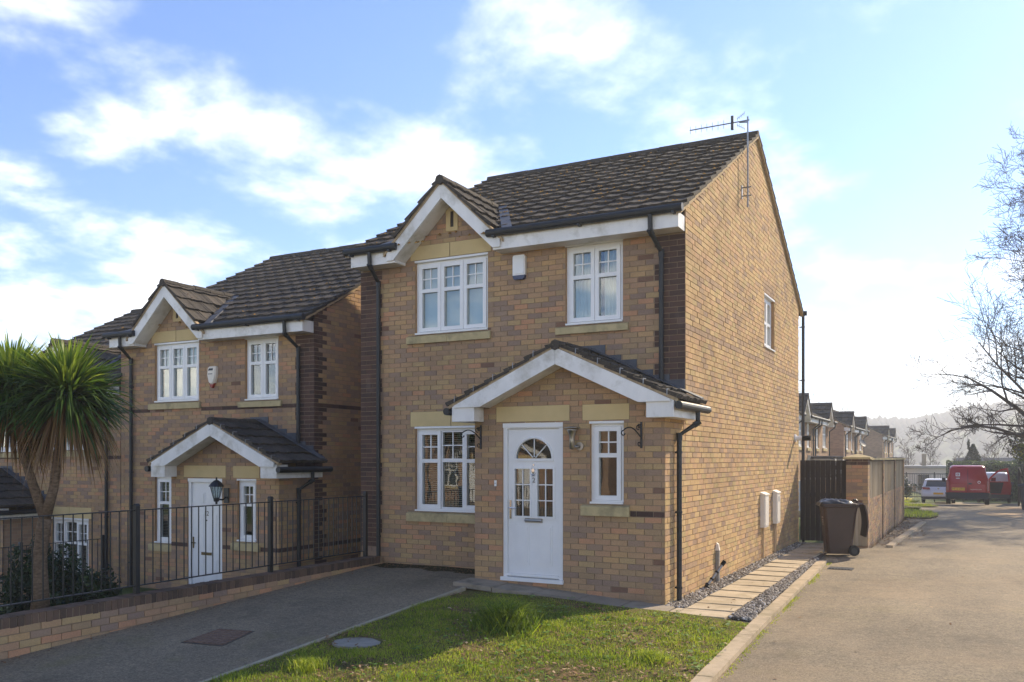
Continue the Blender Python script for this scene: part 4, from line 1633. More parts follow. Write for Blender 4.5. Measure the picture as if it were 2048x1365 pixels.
while yy < 19.9:
    xl_, xr = -3.08 - .008 * (yy - 10), -2.50 - .012 * (yy - 10)
    L = .6 if yy > 10.5 else .47
    mb = MB()
    t = random.uniform(-.008, .008)
    e = yy + L - .012
    xr2 = -2.50 - .012 * (e - 10)
    mb.hexa([(xl_, yy, PZ - .06), (xr, yy, PZ - .06), (xr2, e, PZ - .06), (xl_ - .012, e, PZ - .06), (xl_, yy, PZ + .006 + t), (xr, yy, PZ + .006 - t * .5), (xr2, e, PZ - .005), (xl_ - .012, e, PZ - .005)])
    mb.build('paving_slab', M['slab'], pth)
    yy += L
M['bedding'] = plain('gravel_bed', srgb(92, 84, 76), .95, .1, var=.3, scale=40, bump=.8, bscale=60)
sheet('gravel_bed', M['bedding'], lambda y: -3.38, lambda y: kerb_x(y), ystep(10.0, 19.9, .5), lambda x, y: PZ - .035, 6, kind='structure')


def pebble_cloud(name, pts, size, **tags):
    ico = bmesh.new()
    bmesh.ops.create_icosphere(ico, subdivisions=1, radius=1)
    bv = np.array([v.co[:] for v in ico.verts])
    bf = np.array([[v.index for v in f.verts] for f in ico.faces])
    ico.free()
    n = len(pts)
    V = np.zeros((n, len(bv), 3))
    for i in range(n):
        sc = size[i] * rng.uniform(.55, 1.2, 3)
        sc[2] *= .75
        a = rng.uniform(0, 6.28)
        q = bv * (1 + rng.uniform(-.18, .18, (len(bv), 1))) * sc
        c, s_ = math.cos(a), math.sin(a)
        V[i, :, 0] = q[:, 0] * c - q[:, 1] * s_ + pts[i][0]
        V[i, :, 1] = q[:, 0] * s_ + q[:, 1] * c + pts[i][1]
        V[i, :, 2] = q[:, 2] + pts[i][2]
    F = (bf[None] + (np.arange(n) * len(bv))[:, None, None]).ravel()
    return np_mesh(name, M['gravel'], V.reshape(-1, 3), F, 3, np.repeat(rng.uniform(0, 1, n), len(bf)), **tags)


def gravel_mat():
    k = NB('gravel_stone')
    a = k.n('ShaderNodeAttribute', attribute_type='GEOMETRY', attribute_name='tone')
    k.color(k.ramp(a.outputs['Fac'], [(0, srgb(92, 86, 78)), (.35, srgb(126, 116, 104)), (.6, srgb(150, 140, 126)), (.85, srgb(178, 168, 152)), (1, srgb(206, 200, 192))]))
    k.rough(.85, .3)
    return k.m


M['gravel'] = gravel_mat()
pts = []
for _ in range(6200):
    y = 10.45 + (19.8 - 10.45) * random.random() ** 1.35
    pts.append((random.uniform(-3.36, -3.10 - .008 * (y - 10)), y, PZ - .02 + random.uniform(0, .03)))
for _ in range(4200):
    y = 10.12 + (16.9 - 10.12) * random.random() ** 1.3
    pts.append((random.uniform(-2.48 - .012 * (y - 10), kerb_x(y) - .01), y, PZ - .022 + random.uniform(0, .028)))
pebble_cloud('gravel', pts, rng.uniform(.012, .024, len(pts)), kind='stuff')

# loose leaves and scraps on the road, the drive and along the wall foot
pts, sz, tn = [], [], []
for _ in range(520):                                        # wall foot on the right
    y = random.uniform(20.5, 33)
    pts.append((-1.86 + abs(random.gauss(0, .34)), y, road_z(y) + .004)); sz.append(random.uniform(.04, .10)); tn.append(random.random() * .75)
for _ in range(90):
    y = random.uniform(5, 20)
    pts.append((random.uniform(-1.9, 2.0), y, road_z(y) + .003)); sz.append(random.uniform(.02, .06)); tn.append(random.random())
for _ in range(160):                                        # retaining-wall foot
    y = random.uniform(4, 11)
    pts.append((-8.2 + abs(random.gauss(0, .09)), y, drive_z(y) + .006)); sz.append(random.uniform(.02, .05)); tn.append(random.random() * .7)
for _ in range(260):                                        # under the front window
    pts.append((random.uniform(-8.2, -6.1), 11.32 - abs(random.gauss(0, .22)), drive_z(11.1) + .006)); sz.append(random.uniform(.02, .05)); tn.append(random.random() * .5)
for _ in range(26):
    y = random.uniform(10.3, 18)
    pts.append((random.uniform(-2.9, -2.5), y, PZ + .004)); sz.append(random.uniform(.03, .06)); tn.append(random.random() * .4)
leaves('fallen_leaves', M['litter'], pts, sz, tn, kind='stuff')
# moss and dirt strip under the front window
M['mossy'] = plain('mossy_dirt', srgb(66, 60, 38), .95, .1, var=.4, scale=14, bump=.9, bscale=50)
sheet('moss_strip', M['mossy'], lambda y: -8.24, lambda y: -6.12, ystep(10.86, 11.36, .07), lambda x, y: drive_z(y) + .006 + .012 * max(0, (y - 10.95)) * (1 + .6 * math.sin(x * 5)) - (.012 if y < 10.95 + .06 * math.sin(x * 4) + .05 * math.sin(x * 9) else 0), 40, kind='structure')
# moss along the kerb foot: low cushions
x, y, z = [], [], []
for _ in range(2400):
    v = random.uniform(4.8, 16.8)
    if random.random() > .5 + .5 * math.sin(v * 2.3 + math.sin(v * 5)):
        continue
    x.append(kerb_x(v) + .165 + abs(random.gauss(0, .035))); y.append(v); z.append(road_z(v))
x, y, z = map(np.array, (x, y, z))
blades('kerb_moss', M['grass'], x, y, z, rng.uniform(.008, .025, len(x)), rng.uniform(.006, .012, len(x)), rng.uniform(.3, 1.2, len(x)), rng.uniform(.3, .95, len(x)), kind='stuff')


# ------------------------------------------------------------------ houses
HX, HY = -3.37, 11.37
h1 = house('brick_house', (HX, HY, 0), hi=True, side=True, opt=('fan', 'ql', 'qr'),
           label='detached buff brick house with fanlight front door numbered 72 beside the road')
H2X, H2Y, H2Z = -10.18, 11.9, -0.83
h2 = house('brick_house', (H2X, H2Y, H2Z), W=5.0, sx=.93, hi=True, side=True, sidewin=False, opt=('string', 'num12', 'darkw2', 'qr'), zb=-.3,
           label='buff brick house with white panelled door numbered 12 behind the black railing')
h3 = house('brick_house', (-15.20, 11.9, -1.75), W=5.0, sx=.93, mirror=True, hi=True, side=False, opt=('string', 'nopipe'), zb=-.3,
           label='lowest brick house of the row, mostly hidden behind the palm')
GR = 'pairs of brick houses down the side street'
ROW = [(37.25, False, 'far brick house just past the gate, nearest of the side street row'),
       (42.55, True, 'far brick house whose gable is second in the side street row'),
       (53.7, False, 'far brick house in the middle pair of the side street row, nearer half'),
       (59.0, True, 'far brick house with a dark round dish, farther half of the middle pair'),
       (79.2, False, 'far brick house with a tall plain gable wall beyond the middle pair'),
       (84.5, True, 'farthest brick house of the side street row beside the bare thicket')]
for yv0, mir, lab in ROW:
    # front faces +X: local -y -> world +x  (rz = 90 deg), local x -> world y
    house('far_house', (-6.5, yv0 + 5.3, -1.42), rz=R(90), W=5.3, sx=.985, mirror=mir, hi=False, side=False, zb=-.6, label=lab, group=GR)
for i, (ox, mir) in enumerate(((-24.5, True), (-19.1, False), (-12.6, True))):
    house('house_across', (ox, -14.0, -.55), rz=R(180), W=5.38, mirror=mir, hi=False, side=False, zb=-.6,
          label=('sunlit brick house across the street, reflected in the glass, ' + ('furthest along', 'middle one', 'nearest one')[i]), group='houses across the street seen as reflections')
o = empty('satellite_dish', (-6.25, 61.2, 2.65), label='dark round satellite dish on the upper wall of a far house', cat='satellite dish')
mb = MB()
mb.lathe([(.30, .0), (.28, .03), (.15, .012), (.02, .004)], n=18)
d_ = mb.build('dish', M['iron'], o)
d_.rotation_euler = (R(60), 0, R(60))
mb = MB()
mb.tube([(0, 0, 0), (-.24, 0, -.12)], .02, 6)
mb.build('bracket', M['iron'], o)

# moss clumps scattered over the two near roofs
def roof_moss(root, Wd, n, seed):
    r = random.Random(seed)
    V, F, T = [], [], []
    for _ in range(n):
        s = r.random() ** 1.2
        row = round(s * 15)
        y = -.35 + (row * .335 + r.uniform(-.01, .05)) * .882
        x = -Wd * r.random()
        z = 4.86 + (y + .35) * .533 + .06
        if y > 4.2:
            continue
        k = r.uniform(.012, .034)
        o_ = len(V)
        for a in range(6):
            V.append((x + k * 1.6 * math.cos(a * 1.047) * r.uniform(.6, 1.2), y + k * math.sin(a * 1.047) * r.uniform(.6, 1.2), z + k * .35 * math.sin(a * 1.047) - .008))
        V.append((x, y, z + k * .8))
        for a in range(6):
            F += [o_ + a, o_ + (a + 1) % 6, o_ + 6]
            T.append(r.random())
    m_ = np_mesh('moss', M['moss'], V, F, 3, T, root, kind='stuff')


roof_moss(h1, 5.4, 520, 3)
roof_moss(h2, 5.0, 200, 4)


# ------------------------------------------------------------------ things fixed to the houses
def wallpt(lx, z, out=0.0, porch=False, house_=1):
    if house_ == 1:
        return (HX + lx, HY - (.88 if porch else 0) - out, z)
    return (H2X + lx, H2Y - (.88 if porch else 0) - out, H2Z + z)


# white alarm box on the main front
p = wallpt(-2.47, 4.43, .008)
a = empty('alarm_box', p, label='white rectangular alarm box with navy base between the upper windows', cat='alarm box')
mb = MB()
mb.prism([(-.10, -.11), (.10, -.11), (.10, .165), (.08, .185), (-.08, .185), (-.10, .165)], lambda q, w, d: (q, -d, w), 0, .055)
mb.prism([(-.085, -.09), (.085, -.09), (.085, .15), (-.085, .15)], lambda q, w, d: (q, -d, w), .0545, .064)
mb.build('cover', M['upvc'], a)
mb = MB()
mb.prism([(-.098, -.112), (.098, -.112), (.088, -.158), (.07, -.172), (-.07, -.172), (-.088, -.158)], lambda q, w, d: (q, -d, w), 0, .06)
mb.build('light_base', M['blue_pl'], a)
# shield-shaped alarm on house number 12
p = wallpt(-2.62 * .93 + .02, 4.02, .008, house_=2)
a = empty('alarm_box', p, label='cream shield shaped alarm box with red tip on the wall of house 12', cat='alarm box')
sh = [(-.10, .15), (-.06, .18), (.09, .18), (.115, .15), (.11, .0), (.06, -.14), (.03, -.16), (-.03, -.16), (-.07, -.12), (-.115, .02)]
mb = MB()
mb.loft([[(q, 0, w) for q, w in sh], [(q, -.05, w) for q, w in sh], [(q * .8, -.075, w * .86) for q, w in sh]])
mb.build('cover', M['cream'], a)
mb = MB()
tip = [(.068, -.125), (.03, -.165), (0, -.215), (-.03, -.205), (-.078, -.115)]
mb.loft([[(q, 0, w - .01) for q, w in tip], [(q * .9, -.055, w - .01) for q, w in tip]])
mb.build('light_tip', M['red_pl'], a)
mb = MB()
mb.hexa([(-.07, -.078, .10), (.05, -.078, .10), (.05, -.070, .10), (-.07, -.070, .10), (-.05, -.075, .14), (.06, -.075, .14), (.06, -.068, .14), (-.05, -.068, .14)])
mb.box(-.07, .04, -.0775, -.07, .03, .042)
mb.build('grille', M['iron'], a)

# stainless wall lamp beside the door
p = wallpt(-1.17, 1.90, .008, True)
a = empty('wall_lamp', p, label='stainless steel trumpet wall lamp between white front door and side window', cat='wall lamp')
mb = MB()
mb.tube([(0.03, 0, -.10), (0.03, -.022, -.10)], .055, 16)
mb.tube([(0.03, -.02, -.10), (.01, -.06, -.11), (-.03, -.085, -.10)], .018, 10)
mb.build('bracket', M['steel'], a)
mb = MB()
mb.lathe([(.02, -.14), (.034, -.13), (.034, -.02), (.040, .05), (.062, .10), (.075, .115), (.06, .118), (.03, .11)], (-.04, -.10, 0), 16)
mb.build('lamp_body', M['steel'], a, smooth=True)
mb = MB()
mb.lathe([(.10, .135), (.105, .142), (.05, .155), (.008, .16)], (-.04, -.10, 0), 18)
mb.build('lamp_hood', M['steel'], a, smooth=True)

# lantern beside door 12
p = wallpt(-1.17, 1.86, .008, True, 2)
a = empty('wall_lantern', p, label='black coach lantern with glass sides on the wall beside door 12', cat='wall lantern')
mb = MB()
mb.box(-.055, .055, -.02, 0, -.16, .10)
mb.tube([(0, -.02, -.05), (0, -.10, -.10), (-.02, -.20, -.08)], .014, 8)
mb.build('bracket', M['iron'], a)
mb = MB()
c = (-.02, -.22, 0)
mb.lathe([(.018, -.17), (.02, -.13), (.045, -.12), (.055, -.06)], c, 6)
mb.lathe([(.13, .13), (.125, .145), (.085, .20), (.04, .235), (.014, .245), (.014, .29)], c, 12)
for k in range(6):
    t = k * math.pi / 3
    mb.tube([(c[0] + .052 * math.cos(t), c[1] + .052 * math.sin(t), -.06), (c[0] + .10 * math.cos(t), c[1] + .10 * math.sin(t), .13)], .007, 4)
mb.build('lantern_frame', M['iron'], a)
mb = MB()
mb.lathe([(.048, -.058), (.094, .128)], c, 6)
mb.build('lantern_glass', M['glass'], a)

# hanging basket brackets
for lx, sg, lab in ((-2.63, -1, 'black scrolled hanging basket bracket left of the white front door'), (-.30, -1, 'black scrolled hanging basket bracket right of the porch side window')):
    p = wallpt(lx, 1.93, .008, True)
    a = empty('basket_bracket', p, label=lab, cat='basket bracket')
    mb = MB()
    mb.box(-.012, .012, -.014, 0, -.16, .17)
    mb.build('back_plate', M['iron'], a)
    mb = MB()
    n = 12
    arm = [(-.0 - .26 * (i / n) * .55, -.01 - .26 * (i / n), -.03 + .13 * math.sin(i / n * 2.4)) for i in range(n + 1)]
    end = arm[-1]
    curl = [(end[0] - .02 * math.sin(t) * .6, end[1] - .03 * math.sin(t), end[2] - .03 + .03 * math.cos(t)) for t in np.linspace(.4, 4.6, 9)]
    mb.tube(arm + curl, .008, 6)
    for (yy_, zz_, rr) in ((-.07, .10, .03), (-.035, .12, .022), (-.03, -.11, .025)):
        mb.tube([(-.04 * .5 + rr * .3 * math.cos(t), yy_ + rr * math.cos(t), zz_ + rr * math.sin(t)) for t in np.linspace(0, 5.4, 12)], .006, 5)
    mb.build('scroll_arm', M['iron'], a)

p = wallpt(-2.395, 1.30, .008, True)
a = empty('door_bell', p, label='small white door bell push left of the white front door', cat='door bell')
mb = MB()
mb.box(-.016, .016, -.018, 0, -.04, .04)
mb.build('housing', M['upvc'], a)
mb = MB()
mb.tube([(0, -.017, 0), (0, -.024, 0)], .008, 10)
mb.build('button', M['grey_pl'], a)

M['timber_plain'] = plain('tan_conduit', srgb(170, 146, 116), .6, .3)
# meter boxes, conduit, waste pipe and flue on the side wall (normal +X)
for k, (y, z0, z1, w, lab) in enumerate(((16.22, .39, 1.0, .36, 'cream meter box on the side wall, nearer to the porch'), (17.32, .39, 1.0, .34, 'cream meter box with small grey label, nearer to the brown bin'))):
    a = empty('meter_box', (HX + .008, y, z0), label=lab, cat='meter box')
    mb = MB()
    dpt = .075
    mb.box(0, dpt, -w / 2, w / 2, 0, z1 - z0 - .03)
    mb.hexa([(0, -w / 2 - .01, z1 - z0 - .03), (dpt + .02, -w / 2 - .01, z1 - z0 - .03), (dpt + .02, w / 2 + .01, z1 - z0 - .03), (0, w / 2 + .01, z1 - z0 - .03),
             (0, -w / 2 - .01, z1 - z0 + .03), (dpt + .02, -w / 2 - .01, z1 - z0 - .01), (dpt + .02, w / 2 + .01, z1 - z0 - .01), (0, w / 2 + .01, z1 - z0 + .03)])
    mb.build('cabinet', M['cream'], a)
    mb = MB()
    mb.box(dpt, dpt + .012, -w / 2 + .03, w / 2 - .03, .03, z1 - z0 - .06)
    dr = mb.build('cabinet_door', M['cream'], a)
    if k == 1:
        mb = MB()
        for i in range(2):
            mb.box(dpt + .0125, dpt + .014, -.05 + i * .06, -.01 + i * .06, .42, .52)
        mb.build('label_sticker', M['grey_pl'], dr)
    for q in ((-.04,) if k == 0 else (-.08, .04)):
        mb = MB()
        mb.box(.01, .035, q - .014, q + .014, -.60, -.001)
        mb.build('conduit', M['timber_plain'], a)
a = empty('conduit_post', (HX + .03, 12.93, -.2), label='grey capped conduit pipe standing upright against the side wall in gravel', cat='conduit pipe')
mb = MB()
mb.box(-.02, .03, -.03, .03, -.05, .50)
mb.build('pipe', M['galv'], a)
mb = MB()
mb.hexa([(-.025, -.036, .47), (.036, -.036, .47), (.036, .036, .47), (-.025, .036, .47), (-.01, -.02, .585), (.02, -.02, .565), (.02, .02, .565), (-.01, .02, .585)])
mb.build('cap', M['cream'], a)
a = empty('waste_pipe', (HX, 12.35, -.2), label='short slanted grey waste pipe leaning into the gravel by the side wall', cat='waste pipe')
mb = MB()
pA, pB = Vector((.26, .10, .37)), Vector((.06, -.12, .03))
mb.tube([pA, pB], .022, 10)
mb.build('pipe', M['galv'], a)
mb = MB()
for f0, f1 in ((0, .16), (.42, .47), (.70, .75)):
    mb.tube([pA.lerp(pB, f0), pA.lerp(pB, f1)], .030, 10)
mb.tube([pB + Vector((0, .02, .02)), pB + Vector((.03, -.09, -.04))], [.030, .055], 10)
mb.build('socket', M['black'], a)
a = empty('boiler_flue', (HX, 19.55, 2.08), label='stubby white and black boiler flue near the back of the side wall', cat='boiler flue')
mb = MB()
mb.tube([(0, 0, 0), (.035, 0, 0)], .085, 16)
mb.tube([(.03, 0, 0), (.16, 0, 0)], .05, 14)
mb.build('flue_pipe', M['upvc'], a)
mb = MB()
mb.tube([(.16, 0, 0), (.34, 0, 0)], .058, 14)
mb.build('terminal', M['black'], a)

# television aerial
a = empty('tv_aerial', (HX + .105, 14.6, 5.81), label='grey television aerial on a mast bracketed to the gable wall', cat='tv aerial')
mb = MB()
mb.tube([(0, 0, 0), (0, 0, 1.50)], .0135, 8)
mb.build('mast', M['galv'], a)
mb = MB()
for z in (.19, .33):
    mb.tube([(-.10, 0, z), (.06, 0, z)], .011, 6)
mb.box(-.105, -.09, -.03, .03, .15, .37)
mb.build('wall_bracket', M['galv'], a)
mb = MB()
zb_ = 1.44
mb.tube([(.03, 0, zb_), (-.98, 0, zb_)], .010, 6)
mb.tube([(0, 0, zb_ - .03), (-.14, 0, zb_ - .012)], .012, 6)
bm_ = mb.build('boom', M['galv'], a)
for i in range(7):
    x = -.40 - i * .095
    mb = MB()
    h = .075 - .002 * i
    mb.tube([(x, 0, zb_ - h), (x, 0, zb_ + h)], .0045, 5)
    mb.build('director', M['galv'], bm_)
mb = MB()
mb.box(-.275, -.235, -.02, .02, zb_ - .115, zb_ + .115)
mb.build('dipole', M['iron'], bm_)
mb = MB()
for s_ in (-1, 1):
    for i in range(4):
        x = -.17 + i * .035
        mb.tube([(x, 0, zb_ + s_ * (.02 + i * .02)), (x + .01, 0, zb_ + s_ * (.10 + i * .02))], .003, 4)
    mb.tube([(-.18, 0, zb_ + s_ * .05), (-.05, 0, zb_ + s_ * .13)], .004, 4)
mb.build('reflector', M['galv'], bm_)

# ------------------------------------------------------------------ retaining wall and railing
rw = empty('retaining_wall', (-8.25, 7, 0), label='low buff brick retaining wall with dark brick coping beside the driveway', cat='retaining wall')
RX = -8.25
mb = MB()
mb.box(-.21, -.009, 2.5 - 7, 11.3 - 7, -.9, -.012)
mb.build('wall_core', M['mortar'], rw)
P = Panel((-.008, 2.5 - 7, 0), (0, 1, 0), (1, 0, 0))
for q in lay_bricks(8.8, -.6, -.0, lambda u: 9, [], lambda u, k: 'buff'):
    (a_, c_, d_, e_, t0, t1, cl) = q
    y = (a_ + c_) / 2 - 4.5 + 7
    if e_ < drive_z(y) - .02 or y < 3.6:
        continue
    o = link('brick', UB['buff'], rw)
    o.location = P.pt((a_ + c_) / 2, -.005 + random.uniform(-.003, .003), (d_ + e_) / 2)
    o.rotation_euler = (0, R(random.uniform(-.5, .5)), R(90 + random.uniform(-.6, .6)))
    o.scale = (c_ - a_, .026, e_ - d_)
    o['tone'] = random.random()
cbm = MB().box(-.5, .5, -.5, .5, -.5, .5).mesh('coping_brick', M['cope_o'])
n = int(8.7 / .075)
for i in range(n):
    y = -4.45 + i * .075 + 3.2 * 0
    o = link('coping_brick', cbm, rw)
    o.location = (-.11 + random.uniform(-.003, .003), y, .045 + random.uniform(-.003, .003))
    o.scale = (.219, .066, .108)
    o['tone'] = random.random()
mb = MB()
mb.box(-.212, -.006, -4.49, 4.28, -.015, .088)
mb.build('coping_mortar', M['mortar'], rw)


def railing(name, x, posts, ztop, zbot, zpost0, zpost1, label, bars_to=None, z_off=0.0):
    g = empty(name, (x, posts[0], 0), label=label, cat='railing')
    y0 = posts[0]
    for p_ in posts:
        m_ = MB()
        m_.box(-.027, .027, p_ - y0 - .027, p_ - y0 + .027, zpost0, zpost1)
        m_.hexa([(-.032, p_ - y0 - .032, zpost1), (.032, p_ - y0 - .032, zpost1), (.032, p_ - y0 + .032, zpost1), (-.032, p_ - y0 + .032, zpost1),
                 (-.02, p_ - y0 - .02, zpost1 + .025), (.02, p_ - y0 - .02, zpost1 + .025), (.02, p_ - y0 + .02, zpost1 + .025), (-.02, p_ - y0 + .02, zpost1 + .025)])
        m_.build('post', M['iron'], g)
    for a_, b_ in zip(posts, posts[1:]):
        for z in (ztop, zbot):
            m_ = MB()
            m_.box(-.02, .02, a_ - y0 + .028, b_ - y0 - .028, z - .006, z + .006)
            m_.build('rail', M['iron'], g)
        k = int(round((b_ - a_) / .112))
        for i in range(1, k):
            y = a_ - y0 + (b_ - a_) * i / k
            m_ = MB()
            m_.tube([(0, y, zbot + .005), (0, y, ztop - .005)], .0075, 6, caps=False)
            m_.build('bar', M['iron'], g)
    return g


railing('railing', -8.42, [2.5, 4.65, 6.8, 8.95, 11.05], 1.05, .19, .06, 1.10, 'black metal railing standing on the retaining wall coping in front of house 12')
railing('railing', -15.35, [8.2, 9.9, 11.6], .04, -.86, -1.9, .09, 'lower black metal railing behind the palm between the lower two houses')

# ------------------------------------------------------------------ left bank: grass, palm, dark bush
n = 9000
x = rng.uniform(-9.6, -8.47, n)
y = rng.uniform(3.2, 10.6, n)
z = np.array([ground_z(p, q) for p, q in zip(x, y)])
blades('bank_grass', M['grass'], x, y, z, rng.uniform(.05, .16, n), rng.uniform(.005, .009, n), rng.uniform(.2, 1.0, n), np.clip(rng.normal(.3, .16, n), 0, .8), kind='stuff')


def cordyline(root, c, n, L, seed, part='crown'):
    r = random.Random(seed)
    V, F, T = [], [], []
    for i in range(n):
        el = math.asin(min(.995, max(-.78, r.uniform(-.78, 1.0))))
        az = r.uniform(0, 2 * math.pi)
        l = L * r.uniform(.75, 1.1) * (1.0 if el > -.2 else .85)
        w = r.uniform(.022, .034)
        d = Vector((math.cos(az) * math.cos(el), math.sin(az) * math.cos(el), math.sin(el)))
        up = Vector((0, 0, 1))
        s = d.cross(up)
        s = s.normalized() if s.length > 1e-3 else Vector((1, 0, 0))
        s = (s + d.cross(s) * r.uniform(-.8, .8)).normalized()
        dead = el < -.36 and r.random() < .8
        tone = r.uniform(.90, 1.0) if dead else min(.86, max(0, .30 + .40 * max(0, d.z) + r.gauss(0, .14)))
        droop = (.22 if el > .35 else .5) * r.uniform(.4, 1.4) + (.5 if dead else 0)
        N = 5
        o_ = len(V)
        p = Vector(c) + d * r.uniform(0, .05) + Vector((0, 0, r.uniform(-.12, .08)))
        for k in range(N + 1):
            t = k / N
            q = p + d * (l * t) - up * (droop * l * t * t * t * .75)
            ww = w * (0.55 + 1.2 * t if t < .4 else 1.03) * (1 - max(0, (t - .55) / .45) ** 1.4) * .5
            fold = up * (.004 if k % N else 0)
            V.extend([tuple(q - s * ww), tuple(q + s * ww)])
        for k in range(N):
            F += [o_ + 2 * k, o_ + 2 * k + 1, o_ + 2 * k + 3, o_ + 2 * k + 2]
            T.append(tone)
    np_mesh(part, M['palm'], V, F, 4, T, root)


pl = empty('palm_tree', (-9.2, 6.16, -.05), label='tall cordyline palm with two spiky green heads behind the black railing', cat='palm tree')
fork = Vector((.06, .02, 1.02))
mb = MB()
mb.tube([(0, 0, -.1), (.01, 0, .3), (-.02, .01, .6), (.04, .01, .9), tuple(fork)], [.11, .078, .072, .075, .072], 14)
mb.build('trunk', M['pbark'], pl, smooth=True)
ARMS = [([fork, Vector((-.10, -.02, 1.40)), Vector((-.24, -.04, 1.75)), Vector((-.30, -.05, 2.28))], 1), ([fork, Vector((.16, .05, 1.35)), Vector((.17, .10, 1.75)), Vector((.22, .14, 2.26))], 2)]
for pts_, sd in ARMS:
    mb = MB()
    mb.tube(pts_, [.06, .05, .047, .045], 12)
    mb.build('stem', M['pbark'], pl, smooth=True)
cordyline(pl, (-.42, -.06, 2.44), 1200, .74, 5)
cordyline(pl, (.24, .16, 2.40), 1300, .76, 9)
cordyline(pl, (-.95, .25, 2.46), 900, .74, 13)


def leaf_cloud(name, mat, fn, n, size, parent=None, tone=(0, 1), seed=1, **tags):
    r = np.random.default_rng(seed)
    P_ = fn(r, n)
    n = len(P_)
    a = r.normal(size=(n, 3))
    a /= np.linalg.norm(a, axis=1)[:, None]
    b = np.cross(a, r.normal(size=(n, 3)))
    b /= np.linalg.norm(b, axis=1)[:, None]
    s_ = size * r.uniform(.6, 1.3, n)[:, None]
    V = np.stack([P_ - a * s_, P_ + b * s_ * .45, P_ + a * s_, P_ - b * s_ * .45], 1)
    F = np.arange(4 * n)
    clump = .5 + .5 * np.sin(P_[:, 0] * 7 + np.sin(P_[:, 2] * 6)) * np.sin(P_[:, 1] * 6 + P_[:, 2] * 5)
    t = np.clip(tone[0] + (tone[1] - tone[0]) * (clump * .5 + r.uniform(0, .5, n)), 0, 1)
    return np_mesh(name, mat, V.reshape(-1, 3), F, 4, t, parent, **tags)


def bush_fn(c, rad, wob=.25):
    def f(r, n):
        d = r.normal(size=(n, 3))
        d /= np.linalg.norm(d, axis=1)[:, None]
        k = 1 + wob * (np.sin(d[:, 0] * 6 + 1) * np.sin(d[:, 2] * 5) + .6 * np.sin(d[:, 1] * 9 + d[:, 2] * 7))
        rr = r.uniform(.35, 1, n) ** .45 * k
        return np.array(c) + d * rr[:, None] * np.array(rad)
    return f


bs = empty('dark_bush', (-10.55, 7.25, -.9), label='dark evergreen bush behind the palm trunk and railing', cat='bush')
leaf_cloud('foliage', M['yew'], bush_fn((-.35, .1, .62), (.52, .5, .72)), 11000, .035, bs, seed=3)
leaf_cloud('foliage', M['yew'], bush_fn((.42, .15, .50), (.52, .5, .60)), 9000, .035, bs, seed=4)
mb = MB()
mb.tube([(-.1, .1, 0), (-.3, .1, .6)], .04, 6)
mb.tube([(.1, .1, 0), (.4, .15, .5)], .04, 6)
mb.build('stem', M['bark'], bs)
# strip of paving slabs leaning at house 12's side
for i, lab in enumerate(('spare grey paving slab behind the railing, nearest of three', 'spare grey paving slab behind the railing, middle of three', 'spare grey paving slab behind the railing, nearest the brick house corner')):
    mb = MB()
    x0, y0 = -9.95 + i * .05, 9.7 + i * .52
    mb.hexa([(x0, y0, -.27 - .02 * i), (x0 + .75, y0 + .02, -.26 - .02 * i), (x0 + .74, y0 + .46, -.26 - .02 * i), (x0 - .01, y0 + .45, -.27 - .02 * i),
             (x0, y0, -.21 - .02 * i), (x0 + .75, y0 + .02, -.20 - .02 * i), (x0 + .74, y0 + .46, -.20 - .02 * i), (x0 - .01, y0 + .45, -.21 - .02 * i)])
    o = mb.build('paving_slab', M['slabg'])
    tag(o, lab, 'paving slab', 'spare slabs behind the railing')

# ------------------------------------------------------------------ gate, pier, boundary wall
M['gate'] = plain('dark_stained_wood', srgb(46, 36, 31), .75, .3, var=.25, scale=8, bump=.5, bscale=30, stretch=(6, 6, .5))
def timber_mat():
    k = NB('weathered_timber')
    rnd = k.n('ShaderNodeObjectInfo').outputs['Random']
    c = k.ramp(rnd, [(0, srgb(150, 132, 106)), (.35, srgb(178, 160, 132)), (.7, srgb(164, 148, 124)), (1, srgb(190, 174, 148))])
    g = k.noise(9, 4, .6, stretch=(9, 9, .4))
    k.color(k.mix(.7, c, k.ramp(g, [(.3, (.7, .7, .7, 1)), (.7, (1.15, 1.15, 1.15, 1))]), 'MULTIPLY'))
    k.rough(.85, .2)
    return k.m


M['timber'] = timber_mat()
gt = empty('side_gate', (HX + .04, 20.02, -.2), label='dark brown boarded side gate between the house and the brick pier', cat='gate')
n = 9
w = .96 / n
for i in range(n):
    mb = MB()
    mb.box(i * w + .003, (i + 1) * w - .003, -.012 + random.uniform(-.002, .002), .012, .04, 1.80 + random.uniform(-.004, .004))
    mb.build('board', M['gate'], gt)
for z in (.25, 1.0, 1.6):
    mb = MB()
    mb.box(.0, .96, .0125, .05, z, z + .09)
    mb.build('ledge', M['gate'], gt)
bw = empty('boundary_wall', (-1.93, 20.0, 0), label='tall boundary wall of buff brick with weathered timber panels along the road', cat='boundary wall')
pr = MB()
pr.box(-.43, 0, -.1, .34, -.5, 1.62)
pier = pr.build('pier', M['mortar'], bw)
Pf = Panel((-.43, -.1, 0), (1, 0, 0), (0, -1, 0))
Ps = Panel((0, -.1, 0), (0, 1, 0), (1, 0, 0))
def loose_bricks(P_, width, z0, z1, par, rz, skip=None, dark=False):
    for q in lay_bricks(width, z0, z1, lambda u: 9, [], lambda u, k: 'buff', phase=int(rz)):
        (a_, c_, d_, e_, t0, t1, cl) = q
        o_ = link('brick', UB['dark' if (dark or e_ > z1 - .08) else 'buff'], par)
        o_.location = P_.pt((a_ + c_) / 2, -.006 + random.uniform(-.002, .002), (d_ + e_) / 2)
        o_.rotation_euler = (0, 0, R(90 * rz))
        o_.scale = (c_ - a_, .026, e_ - d_)
        o_['tone'] = random.random()
loose_bricks(Pf, .43, -.3, 1.605, pier, 0)
